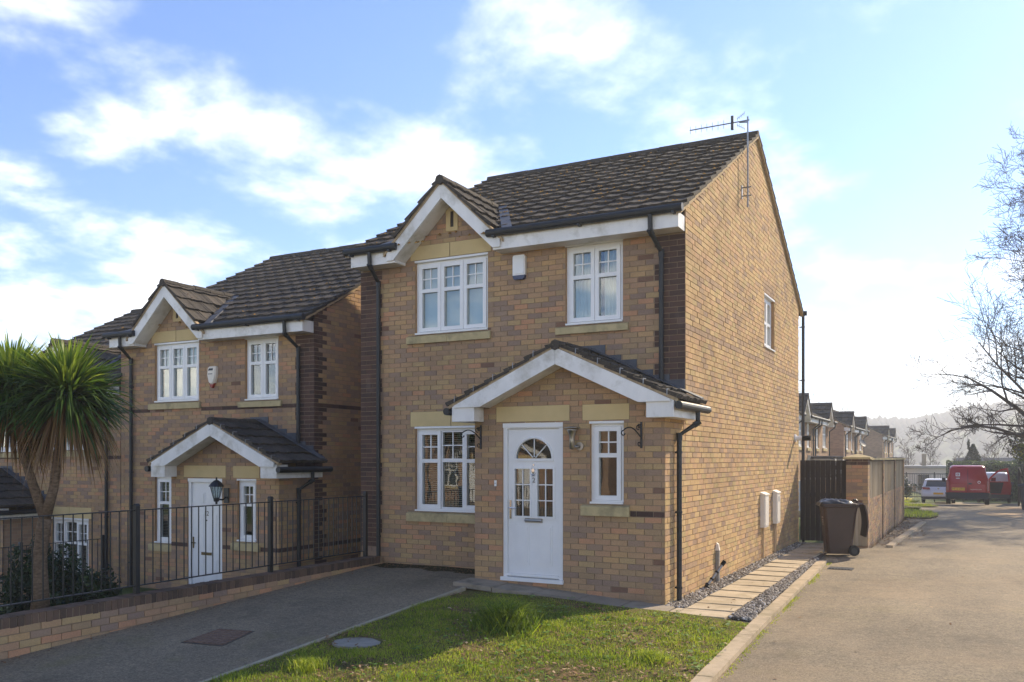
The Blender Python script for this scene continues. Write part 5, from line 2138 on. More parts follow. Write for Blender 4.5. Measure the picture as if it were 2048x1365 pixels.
loose_bricks(Ps, .44, -.3, 1.605, pier, 1)
mb = MB()
mb.hexa([(-.49, -.16, 1.625), (.06, -.16, 1.625), (.06, .40, 1.625), (-.49, .40, 1.625), (-.49, -.16, 1.665), (.06, -.16, 1.665), (.06, .40, 1.665), (-.49, .40, 1.665)])
mb.add([(-.49, -.16, 1.666), (.06, -.16, 1.666), (.06, .40, 1.666), (-.49, .40, 1.666), (-.215, .12, 1.745)], [(0, 1, 4), (1, 2, 4), (2, 3, 4), (3, 0, 4)])
mb.build('pier_cap', M['sill'], pier)
for i in range(5):                                           # pale boards screwed to the lower pier
    mb = MB()
    mb.box(-.30 + i * .06, -.244 + i * .06, -.135, -.108, -.22, .66 + random.uniform(-.01, .01))
    mb.build('board', M['timber'], pier)
SEC = [20.34, 24.1, 28.0, 31.6]
wallb = MB()
for j, (a_, b_) in enumerate(zip(SEC, SEC[1:])):
    zg = road_z(b_) - .1
    core = MB()
    core.box(-.22, -.045, a_ - 20, b_ - 20 - .34, zg, .70)
    sec = core.build('wall_section', M['mortar'], bw)
    P_ = Panel((-.037, a_ - 20, 0), (0, 1, 0), (1, 0, 0))
    bulk = MB()
    for q in lay_bricks(b_ - a_ - .34, zg, .70, lambda u: 9, [], lambda u, k: 'buff'):
        (u0, u1, d_, e_, t0, t1, cl) = q
        if j < 1 and d_ > -.32:
            o_ = link('brick', UB['buff'], sec)
            o_.location = P_.pt((u0 + u1) / 2, -.006 + random.uniform(-.002, .002), (d_ + e_) / 2)
            o_.rotation_euler = (0, 0, R(90))
            o_.scale = (u1 - u0, .026, e_ - d_)
            o_['tone'] = random.random()
        else:
            P_.box(bulk, u0, u1, -.02, .006 + random.uniform(-.002, .002), d_, e_, random.random())
    if bulk.f:
        bulk.build('brickwork', M['brick_g'], sec, kind='stuff')
    nb_ = int((b_ - a_ - .34) / .145)
    wb = (b_ - a_ - .34) / nb_
    for i in range(nb_):
        mb = MB()
        y0_ = a_ - 20 + i * wb
        mb.box(-.12, -.055 + (.016 if i % 2 else -.006), y0_ + .005, y0_ + wb - .005, .705, 1.575)
        mb.build('board', M['timber'], sec)
    # pier at the far end of the section
    pm_ = MB()
    pm_.box(-.30, -.012, b_ - 20 - .34, b_ - 20, zg, 1.60)
    pp_ = pm_.build('pier', M['mortar'], bw)
    P2 = Panel((-.012, b_ - 20 - .34, 0), (0, 1, 0), (1, 0, 0))
    bulk = MB()
    for q in lay_bricks(.34, zg, 1.6, lambda u: 9, [], lambda u, k: 'buff'):
        (u0, u1, d_, e_, t0, t1, cl) = q
        P2.box(bulk, u0, u1, -.005, .008, d_, e_, random.random())
    P3 = Panel((-.30, b_ - 20 - .34, 0), (1, 0, 0), (0, -1, 0))
    bulk.build('brickwork', M['brick_g'], pp_, kind='stuff')
    mb = MB()
    mb.box(-.26, .03, a_ - 20 + (.07 if j == 0 else .004), b_ - 20 - .001, 1.605, 1.655)
    mb.build('coping', M['sill'], bw)
    mb = MB()
    mb.box(-.17, -.02, a_ - 20 + (.02 if j == 0 else .002), b_ - 20 - .345, 1.578, 1.604)
    mb.build('rail', M['gate'], sec)
# pale edging along the wall foot and the patch of verge beyond it
for i in range(9):
    a_ = 20.2 + i * 1.0
    mb = MB()
    xo = -1.60 + .10 * i * .3
    mb.hexa([(xo, a_, road_z(a_) - .2), (xo + .15, a_, road_z(a_) - .2), (xo + .18, a_ + .98, road_z(a_) - .2), (xo + .03, a_ + .98, road_z(a_) - .2),
             (xo, a_, road_z(a_) + .05), (xo + .14, a_, road_z(a_) + .05), (xo + .17, a_ + .98, road_z(a_ + 1) + .05), (xo + .03, a_ + .98, road_z(a_ + 1) + .05)])
    mb.build('kerb_stone', M['kerb'], kb)


def verge(poly, n, hh, name='verge_grass', z0=.0, tone=.55):
    xs1, ys1 = [p_[0] for p_ in poly], [p_[1] for p_ in poly]
    X_, Y_ = [], []
    while len(X_) < n:
        px, py = random.uniform(min(xs1), max(xs1)), random.uniform(min(ys1), max(ys1))
        ins = False
        j = len(poly) - 1
        for i in range(len(poly)):
            if (poly[i][1] > py) != (poly[j][1] > py) and px < (poly[j][0] - poly[i][0]) * (py - poly[i][1]) / (poly[j][1] - poly[i][1]) + poly[i][0]:
                ins = not ins
            j = i
        if ins:
            X_.append(px); Y_.append(py)
    X_, Y_ = np.array(X_), np.array(Y_)
    Z_ = np.array([road_z(v) + z0 for v in Y_])
    blades(name, M['grass'], X_, Y_, Z_, rng.uniform(.04, hh, n), rng.uniform(.008, .016, n), rng.uniform(.2, 1, n), np.clip(rng.normal(tone, .15, n), 0, .86), kind='stuff')
    mbv = MB()
    mbv.add([(p_[0], p_[1], road_z(p_[1]) + z0 + .006) for p_ in poly], [tuple(range(len(poly)))])
    mbv.build('verge', M['soil'], kind='structure')


verge([(-1.9, 31.7), (-1.2, 31.5), (-.95, 33.5), (-1.3, 36.5), (-2.6, 38.5), (-4.5, 38.5), (-4.5, 32)], 3800, .16, z0=.03)
verge([(-1.85, 41.2), (-1.2, 42.0), (-1.6, 43.6), (-4.2, 44.2), (-6, 43.8), (-6, 41.2)], 2500, .14, z0=.03)
verge([(-2.9, 54.0), (-2.7, 58.5), (-6.2, 60.0), (-6.2, 54.0)], 3500, .20, z0=.03)
# sandy patch on the right of the road
M['sand'] = asphalt('gravelly_dirt', srgb(178, 146, 108), 0, .4)
mb = MB()
pts_ = [(.15, 36.2), (.9, 34.4), (2.4, 33.6), (4.8, 34), (4.9, 43), (1.6, 43.5), (.9, 41), (.4, 38.5)]
mb.add([(p_[0], p_[1], road_z(p_[1]) + .006) for p_ in pts_], [tuple(range(len(pts_)))])
mb.build('dirt_patch', M['sand'], kind='structure')
# drain grating by the kerb end
a = empty('drain_grating', (-1.98, 15.95, road_z(16) + .004), label='small iron drain grating in the road near the brown bin', cat='drain grating')
mb = MB()
mb.box(-.20, .20, -.17, .17, -.02, .004)
mb.build('frame', M['iron'], a)
for i in range(7):
    mb = MB()
    mb.box(-.17 + i * .05, -.14 + i * .05, -.14, .14, .0041, .010)
    mb.build('bar', M['iron'], a)
a = empty('gully_block', (-2.26, 16.95, road_z(17)), label='small dark broken block at the end of the kerb', cat='concrete block')
mb = MB()
mb.hexa([(-.1, -.07, 0), (.12, -.08, 0), (.1, .08, 0), (-.12, .06, 0), (-.08, -.05, .05), (.1, -.05, .06), (.09, .06, .055), (-.1, .05, .05)])
mb.build('block', M['slabg'], a)

# ------------------------------------------------------------------ wheelie bins
def wheelie(name, loc, rz, body, lid, label, open_lid=True, print_lines=True):
    """front faces local -x, wheels at +x"""
    g = empty(name, loc, rz, label=label, cat='wheelie bin')

    def ring(x0, x1, hy, z, c=.05):
        return [(x0 + c, -hy, z), (x1 - c, -hy, z), (x1, -hy + c, z), (x1, hy - c, z), (x1 - c, hy, z), (x0 + c, hy, z), (x0, hy - c, z), (x0, -hy + c, z)]
    mb = MB()
    mb.loft([ring(-.24, .20, .215, .03), ring(-.25, .22, .225, .12), ring(-.31, .29, .268, .80), ring(-.325, .315, .278, .93), ring(-.36, .34, .30, .935), ring(-.365, .345, .302, .985)])
    b_ = mb.build('body', body, g)
    bv = b_.modifiers.new('bevel', 'BEVEL')
    bv.width = .008
    bv.segments = 2
    mb = MB()
    mb.loft([ring(-.372, .35, .308, .972), ring(-.376, .355, .312, .998)])
    mb.build('rim', body, g)
    for s_ in (-1, 1):
        mb = MB()
        mb.tube([(.24, s_ * .215, .10), (.24, s_ * .275, .10)], .10, 20)
        w_ = mb.build('wheel', M['black'], g)
        mb = MB()
        mb.tube([(.24, s_ * .27, .10), (.24, s_ * .281, .10)], .055, 14)
        mb.build('hub', M['iron'], w_)
    mb = MB()
    mb.tube([(.24, -.22, .10), (.24, .22, .10)], .014, 8)
    mb.build('axle', M['galv'], g)
    mb = MB()
    mb.tube([(.345, -.26, .99), (.40, -.26, 1.0), (.40, .26, 1.0), (.345, .26, .99)], .018, 8)
    mb.build('handle', body, g)
    mb = MB()
    if open_lid:
        rr = [[(.415 + .03 * t + .05 * math.sin(t * 3.1), s * (.285 - .02 * t * t), .985 - .62 * t) for s in (-1, 1)] for t in np.linspace(0, 1, 7)]
        for (A_, B_) in zip(rr, rr[1:]):
            (a0, a1), (b0, b1) = A_, B_
            th_ = .022
            mb.hexa([b0, b1, (b1[0] + th_, b1[1], b1[2]), (b0[0] + th_, b0[1], b0[2]), a0, a1, (a1[0] + th_, a1[1], a1[2]), (a0[0] + th_, a0[1], a0[2])])
    else:
        mb.loft([ring(-.39, .36, .315, 1.0), ring(-.38, .35, .305, 1.03), ring(-.30, .30, .23, 1.075)])
    mb.build('lid', lid, g)
    if print_lines:
        for i, (w_, z) in enumerate(((.15, .725), (.11, .675), (.09, .63), (.07, .585))):
            mb = MB()
            fx = -.2575 - (z - .12) / .68 * .0525
            mb.hexa([(fx + .002, -w_ / 2 - .02, z - .011), (fx + .002, w_ / 2 - .02, z - .011), (fx + .006, w_ / 2 - .02, z - .011), (fx + .006, -w_ / 2 - .02, z - .011),
                     (fx - .002, -w_ / 2 - .02, z + .011), (fx - .002, w_ / 2 - .02, z + .011), (fx + .004, w_ / 2 - .02, z + .011), (fx + .004, -w_ / 2 - .02, z + .011)])
            mb.build('print_line', M['cream'], g)
    return g


# axis points to the right of the picture, a little towards the camera
BINP = (-2.28, 18.05, -.235)
wheelie('wheelie_bin', BINP, R(17), M['bin'], M['bin'], 'brown wheelie bin with its lid hanging open beside the side gate')
bag = empty('bin_liner', (BINP[0] - .02, BINP[1], BINP[2] + .985), R(17), label='shiny black bin liner bulging out of the open brown wheelie bin', cat='bin bag')
mb = MB()
NU, NV = 26, 18
pv = []
for i in range(NU + 1):
    for j in range(NV + 1):
        u, v = i / NU, j / NV
        x, y = -.37 + .70 * u, -.31 + .62 * v
        e_ = min(u, 1 - u, v, 1 - v)
        h_ = .085 * min(1, e_ * 4) ** .6 * (1 - .45 * u)
        wr = .024 * math.sin(y * 17 + 2 * math.sin(x * 9)) + .010 * math.sin(x * 15 + y * 22) + .005 * math.sin((x - y) * 47)
        pv.append((x, y, h_ + wr * min(1, e_ * 8) + (.0 if e_ > .01 else -.03)))
mb.add(pv, [(i * (NV + 1) + j, (i + 1) * (NV + 1) + j, (i + 1) * (NV + 1) + j + 1, i * (NV + 1) + j + 1) for i in range(NU) for j in range(NV)])
mb.build('bag_skin', M['bag'], bag, smooth=True)
mb = MB()
for k in range(5):
    a_ = k * 1.3
    mb.tube([(.27, -.1, .06), (.30 + .02 * math.cos(a_), -.12 + .05 * math.sin(a_), .09), (.33 + .03 * math.cos(a_), -.12 + .09 * math.sin(a_), .07 + .02 * math.sin(a_ * 2))], [.014, .022, .008], 6)
mb.build('bag_knot', M['bag'], bag, smooth=True)


# ------------------------------------------------------------------ vehicles (nose towards +Y, rear bumper at y=0)
def vring(y, hl, hm, ht, z0, zm, zt, r=.12, yt=None):
    """closed ring; yt shifts the roof back or forth for a raked end"""
    yt = y if yt is None else yt
    L_ = [(hl - .06, y, z0), (hl, y, z0 + .07), (hm, y, zm * .55 + z0 * .45), (hm - .01, y, zm), (ht + .02, (y + yt) / 2, (zm + zt) / 2 + .05), (ht, yt, zt - r), (ht - r * .45, yt, zt - r * .28), (ht - r * 1.3, yt, zt)]
    return L_ + [(-p_[0], p_[1], p_[2]) for p_ in reversed(L_)]


def wheel(par, x, y, r, w=.19):
    mb = MB()
    mb.tube([(x - w / 2, y, r), (x - w / 2 + .02, y, r), (x + w / 2 - .02, y, r), (x + w / 2, y, r)], [r - .03, r, r, r - .03], 22)
    t_ = mb.build('wheel', M['black'], par)
    mb = MB()
    sx_ = 1 if x > 0 else -1
    mb.tube([(x + sx_ * w * .35, y, r), (x + sx_ * (w / 2 + .006), y, r)], r * .62, 14)
    mb.build('rim', M['galv'], t_)


M['van_red'] = plain('red_vehicle_paint', srgb(168, 22, 26), .3, .5, var=.04)
M['van_white'] = plain('white_vehicle_paint', srgb(226, 226, 228), .3, .5, var=.03)
M['bumper'] = plain('black_bumper', srgb(40, 42, 46), .6, .4, var=.1)
M['tail'] = plain('red_lamp_lens', srgb(140, 16, 20), .2, .6, var=.05)
M['plate'] = plain('yellow_plate', srgb(236, 184, 30), .4, .4, var=.02)
M['glass_car'] = plain('dark_car_glass', srgb(30, 40, 48), .06, .8, var=.05)


def van(name, loc, rz, paint, label, plate, livery, door_open):
    g = empty(name, loc, rz, label=label, cat='van')
    mb = MB()
    mb.loft([vring(.03, .84, .88, .70, .36, 1.02, 1.72, .14, .09), vring(.10, .88, .905, .73, .30, 1.02, 1.79, .12, .18), vring(1.2, .90, .915, .76, .28, 1.02, 1.83, .12),
             vring(2.6, .90, .915, .75, .28, 1.02, 1.82, .12), vring(2.85, .90, .91, .70, .28, 1.03, 1.74, .12, 2.95), vring(3.55, .88, .89, .72, .28, 1.0, 1.12, .1), vring(4.2, .82, .82, .62, .3, .86, .96, .1), vring(4.38, .70, .70, .5, .34, .7, .8, .08)])
    b_ = mb.build('body', paint, g, smooth=True)
    mb = MB()
    mb.loft([[(p_[0], p_[1], p_[2]) for p_ in vring(-.05, .84, .885, .885, .30, .46, .58, .05)], [(p_[0], p_[1], p_[2]) for p_ in vring(.16, .90, .925, .925, .28, .46, .58, .05)]])
    mb.build('bumper', M['bumper'], g)
    yb_ = .012
    slope = lambda z: yb_ + .015 + max(0, (z - 1.02)) / .7 * .045
    mb = MB()
    mb.hexa([(-.008, slope(.62) - .004, .62), (.008, slope(.62) - .004, .62), (.008, .06, .62), (-.008, .06, .62), (-.008, slope(1.66) - .004, 1.66), (.008, slope(1.66) - .004, 1.66), (.008, .12, 1.66), (-.008, .12, 1.66)])
    mb.build('door_gap', M['bumper'], g)
    for s_ in (-1, 1):
        mb = MB()
        mb.box(s_ * .10 if s_ > 0 else -.72, .72 if s_ > 0 else -.10, slope(.6) - .002, .06, .62, .95)
        mb.build('rear_door', paint, g)
        mb = MB()
        mb.hexa([(s_ * .88, .0, .66), (s_ * .78, -.004, .66), (s_ * .78, .09, .66), (s_ * .915, .12, .66), (s_ * .87, .02, 1.16), (s_ * .80, .016, 1.16), (s_ * .80, .1, 1.16), (s_ * .90, .12, 1.16)])
        mb.build('tail_lamp', M['tail'], g)
        wheel(g, s_ * .80, .72, .31)
        wheel(g, s_ * .80, 3.45, .31)
    mb = MB()
    mb.box(.03, .16, slope(1.0) - .03, .06, .96, 1.02)
    mb.build('door_handle', M['bumper'], g)
    mb = MB()
    mb.box(-.66, -.12, slope(.7) - .014, .05, .68, .80)
    pt_ = mb.build('number_plate', M['plate'], g)
    if plate:
        text('plate_text', plate, .11, M['bumper'], pt_, Matrix.Translation((-.39, slope(.7) - .0155, .74)) @ FACE_FRONT, .0005)
    if livery:
        lg = MB()
        ly = slope(1.35) + .006
        tilt = .045 / .7
        def lbox(x0, x1, z0, z1, o_=0.0):
            ya, yb2 = slope(z0) + .0 - o_, slope(z1) + .0 - o_
            lg.hexa([(x0, ya - .006, z0), (x1, ya - .006, z0), (x1, ya + .03, z0), (x0, ya + .03, z0), (x0, yb2 - .006, z1), (x1, yb2 - .006, z1), (x1, yb2 + .03, z1), (x0, yb2 + .03, z1)])
        for bx in ((-.50, -.465, 1.33, 1.49), (-.355, -.32, 1.33, 1.49), (-.465, -.355, 1.33, 1.365), (-.465, -.355, 1.455, 1.49), (-.435, -.385, 1.395, 1.425), (-.49, -.33, 1.22, 1.255)):
            lbox(*bx)
        lg.build('livery_mark', M['white'], g)
        mb = MB()
        mb.tube([(.46, slope(1.02) - .006, 1.06), (.46, slope(1.02) + .02, 1.06)], .065, 16)
        st_ = mb.build('round_sticker', M['white'], g)
        mb = MB()
        mb.tube([(.46, slope(1.02) - .0085, 1.06), (.46, slope(1.02), 1.06)], .04, 14)
        mb.build('sticker_centre', paint, st_)
        text('livery_text', 'royalmail.com', .085, M['cream'], g, Matrix.Translation((.33, slope(.7) - .004, .73)) @ FACE_FRONT, .0005)
    else:
        mb = MB()
        mb.box(-.14, .14, .10, .16, 1.735, 1.765)
        mb.build('brake_light', M['bumper'], g)
    mb = MB()
    mb.hexa([(-.70, 3.5, 1.10), (.70, 3.5, 1.10), (.66, 3.0, 1.66), (-.66, 3.0, 1.66), (-.70, 3.56, 1.14), (.70, 3.56, 1.14), (.66, 3.06, 1.70), (-.66, 3.06, 1.70)])
    mb.build('windscreen', M['glass_car'], g)
    for s_ in (-1, 1):
        mb = MB()
        mb.box(s_ * .93 if s_ > 0 else -1.10, 1.10 if s_ > 0 else -.93, 2.95, 3.08, 1.0, 1.2)
        if not (door_open and s_ > 0):
            mb.build('wing_mirror', M['bumper'], g)
    if door_open:
        ang = R(68)
        hx, hy = .91, 2.98
        D_ = lambda t, z, o_=0.0: (hx + t * math.sin(ang) + o_ * math.cos(ang), hy - t * math.cos(ang) + o_ * math.sin(ang), z)
        outer = [(0, .42), (0, 1.08), (.12, 1.26), (.40, 1.54), (.62, 1.64), (.90, 1.70), (.97, 1.30), (1.06, .85), (1.02, .42)]
        inner = [(.10, 1.06), (.17, 1.22), (.42, 1.46), (.62, 1.56), (.84, 1.61), (.90, 1.30), (.92, 1.06)]
        mb = MB()
        mb.prism([(0, .42), (0, 1.05), (1.01, 1.05), (1.06, .85), (1.02, .42)], lambda p_, q_, d_: D_(p_, q_, d_), -.03, .03)
        top = [(0, 1.052), (0, 1.08), (.12, 1.26), (.40, 1.54), (.62, 1.64), (.90, 1.70), (.97, 1.30), (1.01, 1.052)]
        ins = [(.10, 1.052), (.10, 1.08), (.17, 1.22), (.42, 1.46), (.62, 1.56), (.84, 1.61), (.90, 1.30), (.92, 1.052)]
        for (p0, p1, q0, q1) in zip(top, top[1:], ins, ins[1:]):
            mb.prism([p0, p1, q1, q0], lambda p_, q_, d_: D_(p_, q_, d_), -.02, .02)
        dr_ = mb.build('front_door', paint, g)
        mb = MB()
        mb.prism([(.04, .46), (.06, 1.0), (.72, 1.0), (.60, .46)], lambda p_, q_, d_: D_(p_, q_, d_), -.062, -.031)
        mb.build('door_card', M['bumper'], dr_)
        mb = MB()
        mb.add([D_(p_, q_) for p_, q_ in ins], [tuple(range(len(ins)))])
        mb.build('door_window', M['glass'], dr_, fix=False)
        mb = MB()
        mb.prism([(.12, 1.06), (.30, 1.06), (.30, 1.22), (.16, 1.22)], lambda p_, q_, d_: D_(p_, q_, d_), .03, .16)
        mb.build('wing_mirror', M['bumper'], dr_)
    return g


van('van', (-.10, 45.4, road_z(45.4) + .004), R(1), M['van_red'], 'red delivery van parked on the road with its driver door open', 'MF15 URN', True, True)
van('van', (1.25, 59.3, road_z(59.3) + .004), R(-1), M['van_white'], 'white panel van parked behind the red van', None, False, False)


def hatchback(loc, rz):
    g = empty('car', loc, rz, label='white hatchback car parked left of the red van', cat='car')
    mb = MB()
    mb.loft([vring(.02, .80, .86, .80, .34, .78, .98, .12, .08), vring(.14, .86, .895, .84, .24, .80, 1.02, .10, .25), vring(.9, .88, .895, .84, .2, .80, 1.0, .08), vring(3.0, .88, .895, .84, .2, .8, .98, .08), vring(3.9, .84, .85, .74, .22, .7, .82, .1), vring(4.2, .68, .7, .55, .28, .55, .65, .08)])
    mb.build('body', M['van_white'], g, smooth=True)
    mb = MB()
    def cab(y, hw, z):
        return [(hw, y, z), (hw * .97, y, z + .015), (-hw * .97, y, z + .015), (-hw, y, z)]
    lo_ = [(.80, .18, 1.0), (.80, 3.0, .98), (-.80, 3.0, .98), (-.80, .18, 1.0)]
    md_ = [(.70, .50, 1.36), (.70, 2.1, 1.38), (-.70, 2.1, 1.38), (-.70, .50, 1.36)]
    mb.loft([lo_, md_])
    mb.build('side_glass', M['glass_car'], g)
    mb = MB()
    mb.loft([[(.70, .40, 1.362), (.71, 2.05, 1.382), (-.71, 2.05, 1.382), (-.70, .40, 1.362)], [(.68, .36, 1.40), (.69, 2.0, 1.42), (-.69, 2.0, 1.42), (-.68, .36, 1.40)], [(.55, .45, 1.45), (.56, 1.9, 1.46), (-.56, 1.9, 1.46), (-.55, .45, 1.45)]])
    mb.build('roof', M['van_white'], g)
    mb = MB()
    mb.hexa([(-.66, .16, 1.04), (.66, .16, 1.04), (.66, .20, 1.04), (-.66, .20, 1.04), (-.58, .415, 1.35), (.58, .415, 1.35), (.58, .45, 1.35), (-.58, .45, 1.35)])
    mb.build('rear_window', M['glass_car'], g)
    for s_ in (-1, 1):
        mb = MB()
        mb.hexa([(s_ * .82, .14, 1.0), (s_ * .66, .14, 1.02), (s_ * .66, .3, 1.02), (s_ * .83, .3, 1.0), (s_ * .72, .46, 1.37), (s_ * .58, .41, 1.37), (s_ * .58, .5, 1.37), (s_ * .72, .6, 1.37)])
        mb.build('rear_pillar', M['van_white'], g)
        mb = MB()
        mb.hexa([(s_ * .42, .0, .84), (s_ * .87, .08, .84), (s_ * .875, .2, .84), (s_ * .42, .1, .84), (s_ * .46, .02, .97), (s_ * .86, .09, .98), (s_ * .865, .2, .98), (s_ * .46, .1, .97)])
        mb.build('tail_lamp', M['tail'], g)
        wheel(g, s_ * .78, .72, .31)
        wheel(g, s_ * .78, 3.3, .31)
        mb = MB()
        mb.box(s_ * .90 if s_ > 0 else -1.05, 1.05 if s_ > 0 else -.90, 2.3, 2.42, .98, 1.12)
        mb.build('wing_mirror', M['bumper'], g)
    mb = MB()
    mb.loft([vring(-.03, .82, .86, .86, .26, .34, .42, .05), vring(.14, .87, .90, .90, .26, .34, .42, .05)])
    mb.build('bumper', M['bumper'], g)
    mb = MB()
    mb.box(-.26, .26, -.01, .06, .55, .66)
    mb.build('number_plate', M['plate'], g)
    mb = MB()
    mb.tube([(0, .008, .90), (0, .05, .90)], .05, 14)
    mb.build('tailgate_badge', M['chrome'], g)
    g.scale = (1, 1, .96)
    return g


hatchback((-1.62, 55.6, road_z(55.6) + .004), R(2))
wheelie('wheelie_bin', (2.12, 40.6, road_z(40.6)), R(60), M['bumper'], M['bumper'], 'black wheelie bin with closed lid at the right edge of the road', open_lid=False, print_lines=False)

# ------------------------------------------------------------------ planting and fences down the road
def hedge(name, x0, x1, y0, y1, z0, z1, n, mat, label, seed, size=.07):
    g = empty(name, ((x0 + x1) / 2, (y0 + y1) / 2, z0), label=label, cat='hedge')
    hx, hy, h_ = (x1 - x0) / 2, (y1 - y0) / 2, z1 - z0
    mb = MB()
    mb.box(-hx * .97, hx * .97, -hy * .8, hy * .8, 0, h_ - .08)
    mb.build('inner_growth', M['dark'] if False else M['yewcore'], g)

    def f(r, n_):
        p_ = np.stack([r.uniform(-hx, hx, n_), r.uniform(-hy, hy, n_), r.uniform(0, h_, n_)], 1)
        k = r.integers(0, 4, n_)
        p_[k == 0, 2] = h_ + r.normal(0, .03, (k == 0).sum()) + .04 * np.sin(p_[k == 0, 0] * 4)
        m_ = (k == 1) | (k == 2)
        p_[m_, 1] = -hy + r.normal(0, .04, m_.sum())
        p_[k == 3, 0] = np.where(r.uniform(size=(k == 3).sum()) > .5, hx, -hx)
        return p_
    leaf_cloud('foliage', mat, f, n, size, g, seed=seed)
    return g


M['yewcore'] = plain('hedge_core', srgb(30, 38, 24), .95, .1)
hedge('hedge', -1.05, 4.6, 68.2, 69.4, -1.6, 1.24, 14000, M['hedge'], 'long clipped dark green hedge behind the parked vans', 21)
hedge('hedge', -1.6, 3.9, 74.4, 75.6, -1.6, 1.40, 7000, M['hedge'], 'farther clipped hedge rising behind the long hedge', 22)
cn = empty('conifer', (.10, 76.9, -1.6), label='narrow dark conifer with pointed top rising above the hedges', cat='conifer')
mb = MB()
mb.tube([(0, 0, 0), (0, 0, 3.6)], [.12, .03], 8)
mb.build('trunk', M['bark'], cn)


def con_fn(r, n):
    z = r.uniform(.1, 1, n)
    w = np.where(z < .75, .60 - .1 * z, .62 * (1 - z) / .25 * .8 + .06)
    a = r.uniform(0, 6.28, n)
    k = r.uniform(.5, 1, n) ** .5 * (1 + .12 * np.sin(a * 5 + z * 9))
    x_ = w * k * np.cos(a)
    return np.stack([x_ + .10 * z, w * k * np.sin(a), z * 4.35], 1)


leaf_cloud('crown', M['yew'], con_fn, 9000, .07, cn, tone=(0, .7), seed=5)
leaf_cloud('crown', M['yew'], bush_fn((-.22, 0, 4.3), (.09, .09, .42)), 500, .05, cn, tone=(0, .6), seed=6)
sb = empty('garden_shrub', (2.7, 42.6, -.5), label='yellow green evergreen shrub over the dark fence at the right edge', cat='shrub')
leaf_cloud('foliage', M['shrub'], bush_fn((.6, 0, 2.1), (1.35, 1.2, 1.25), .3), 9000, .075, sb, seed=8)
mb = MB()
mb.tube([(.5, 0, 0), (.6, 0, 2)], .06, 6)
mb.build('stem', M['bark'], sb)
es = empty('dark_evergreen', (3.0, 58.0, -1.0), label='dark evergreen tree behind the vans at the right edge', cat='evergreen tree')
leaf_cloud('crown', M['yew'], bush_fn((.8, 0, 2.6), (1.5, 1.3, 2.2), .3), 8000, .09, es, seed=9)
mb = MB()
mb.tube([(.8, 0, 0), (.8, 0, 2.4)], .1, 6)
mb.build('trunk', M['bark'], es)
# dark boarded fence on the right beyond the shrub
fn = empty('board_fence', (1.95, 52.0, road_z(52)), label='dark boarded fence along the right side behind the white van', cat='fence')
for i in range(46):
    mb = MB()
    y = -6 + i * .40
    x = .02 * i
    mb.box(x - .015, x + .015, y, y + .39, .02, 2.0 - .012 * i + random.uniform(-.02, .02))
    mb.build('board', M['fencewood'] if 'fencewood' in M else M['gate'], fn)
mb = MB()
mb.hexa([(-.03, -6, 1.99), (.05, -6, 1.99), (.97, 12.4, 1.44), (.89, 12.4, 1.44), (-.03, -6, 2.04), (.05, -6, 2.04), (.97, 12.4, 1.49), (.89, 12.4, 1.49)])
mb.build('rail', M['galv'], fn)

# low building, railing and shrubs at the end of the side street
gr = empty('street_railing', (-7.0, 62.6, -1.0), label='black metal street railing across the end of the road behind the white car', cat='railing')
L_ = 6.6
for z in (.12, 1.62):
    mb = MB()
    mb.box(0, L_, -.015, .015, z, z + .05)
    mb.build('rail', M['iron'], gr)
for i in range(5):
    mb = MB()
    mb.box(i * L_ / 4 - .03, i * L_ / 4 + .03, -.03, .03, -.6, 1.75)
    mb.build('post', M['iron'], gr)
for i in range(48):
    mb = MB()
    x = (i + .5) * L_ / 48
    mb.box(x - .009, x + .009, -.009, .009, .17, 1.62)
    mb.build('bar', M['iron'], gr)
M['render'] = plain('pale_render', srgb(214, 206, 196), .9, .2, var=.06)
bl = empty('low_building', (-5.2, 92, -2.2), label='low pale building with dark window behind the street railing', cat='building')
mb = MB()
mb.box(-4.5, 5.5, 0, 6, -2, 2.9)
mb.build('wall', M['render'], bl)
mb = MB()
mb.box(-4.5, .6, -.04, 0, -1, 1.35)
mb.build('brick_base', M['far_brick'], bl)
mb = MB()
mb.box(-4.8, 5.8, -.3, 6.3, 2.9, 3.15)
rf = mb.build('roof', M['galv'], bl)
mb = MB()
mb.box(1.0, 1.4, 2, 2.4, 3.15, 4.3)
mb.build('chimney', M['concrete'], rf)
mb = MB()
mb.box(.75, 1.75, -.05, 0, .8, 2.3)
mb.build('window', M['glass_car'], bl)
b2 = empty('far_building', (2.2, 118, -2.4), label='flat grey roofed building beyond the hedges right of the conifer', cat='building')
mb = MB()
mb.box(-3.4, 5, 0, 8, -2, 2.9)
mb.build('wall', M['render'], b2)
mb = MB()
mb.box(-3.7, 5.3, -.3, 8.3, 2.9, 4.15)
mb.build('roof', plain('slate_blue_roof', srgb(98, 100, 110), .6, .4), b2)
mb = MB()
mb.box(-1.5, 4.5, -.06, 0, 1.9, 2.4)
mb.build('window', M['glass_car'], b2)
hb = empty('flower_bush', (-4.9, 61.0, -1.0), label='dark leafy bush speckled white beside the street railing', cat='bush')
leaf_cloud('foliage', M['yew'], bush_fn((.2, 0, .75), (1.5, .6, .75), .2), 5000, .07, hb, seed=12)
leaf_cloud('blossom', M['white'], bush_fn((.2, -.1, 1.05), (1.5, .6, .5), .2), 260, .05, hb, seed=13)
pts = [(random.uniform(-5.6, -3.0), random.uniform(54.4, 58.6)) for _ in range(260)]
M['daff'] = plain('yellow_petal', srgb(236, 214, 70), .7, .2)
leaves('daffodils', M['daff'], [(p_[0], p_[1], road_z(p_[1]) + random.uniform(.16, .26)) for p_ in pts], [random.uniform(.08, .14) for _ in pts], [.5] * len(pts), kind='stuff')


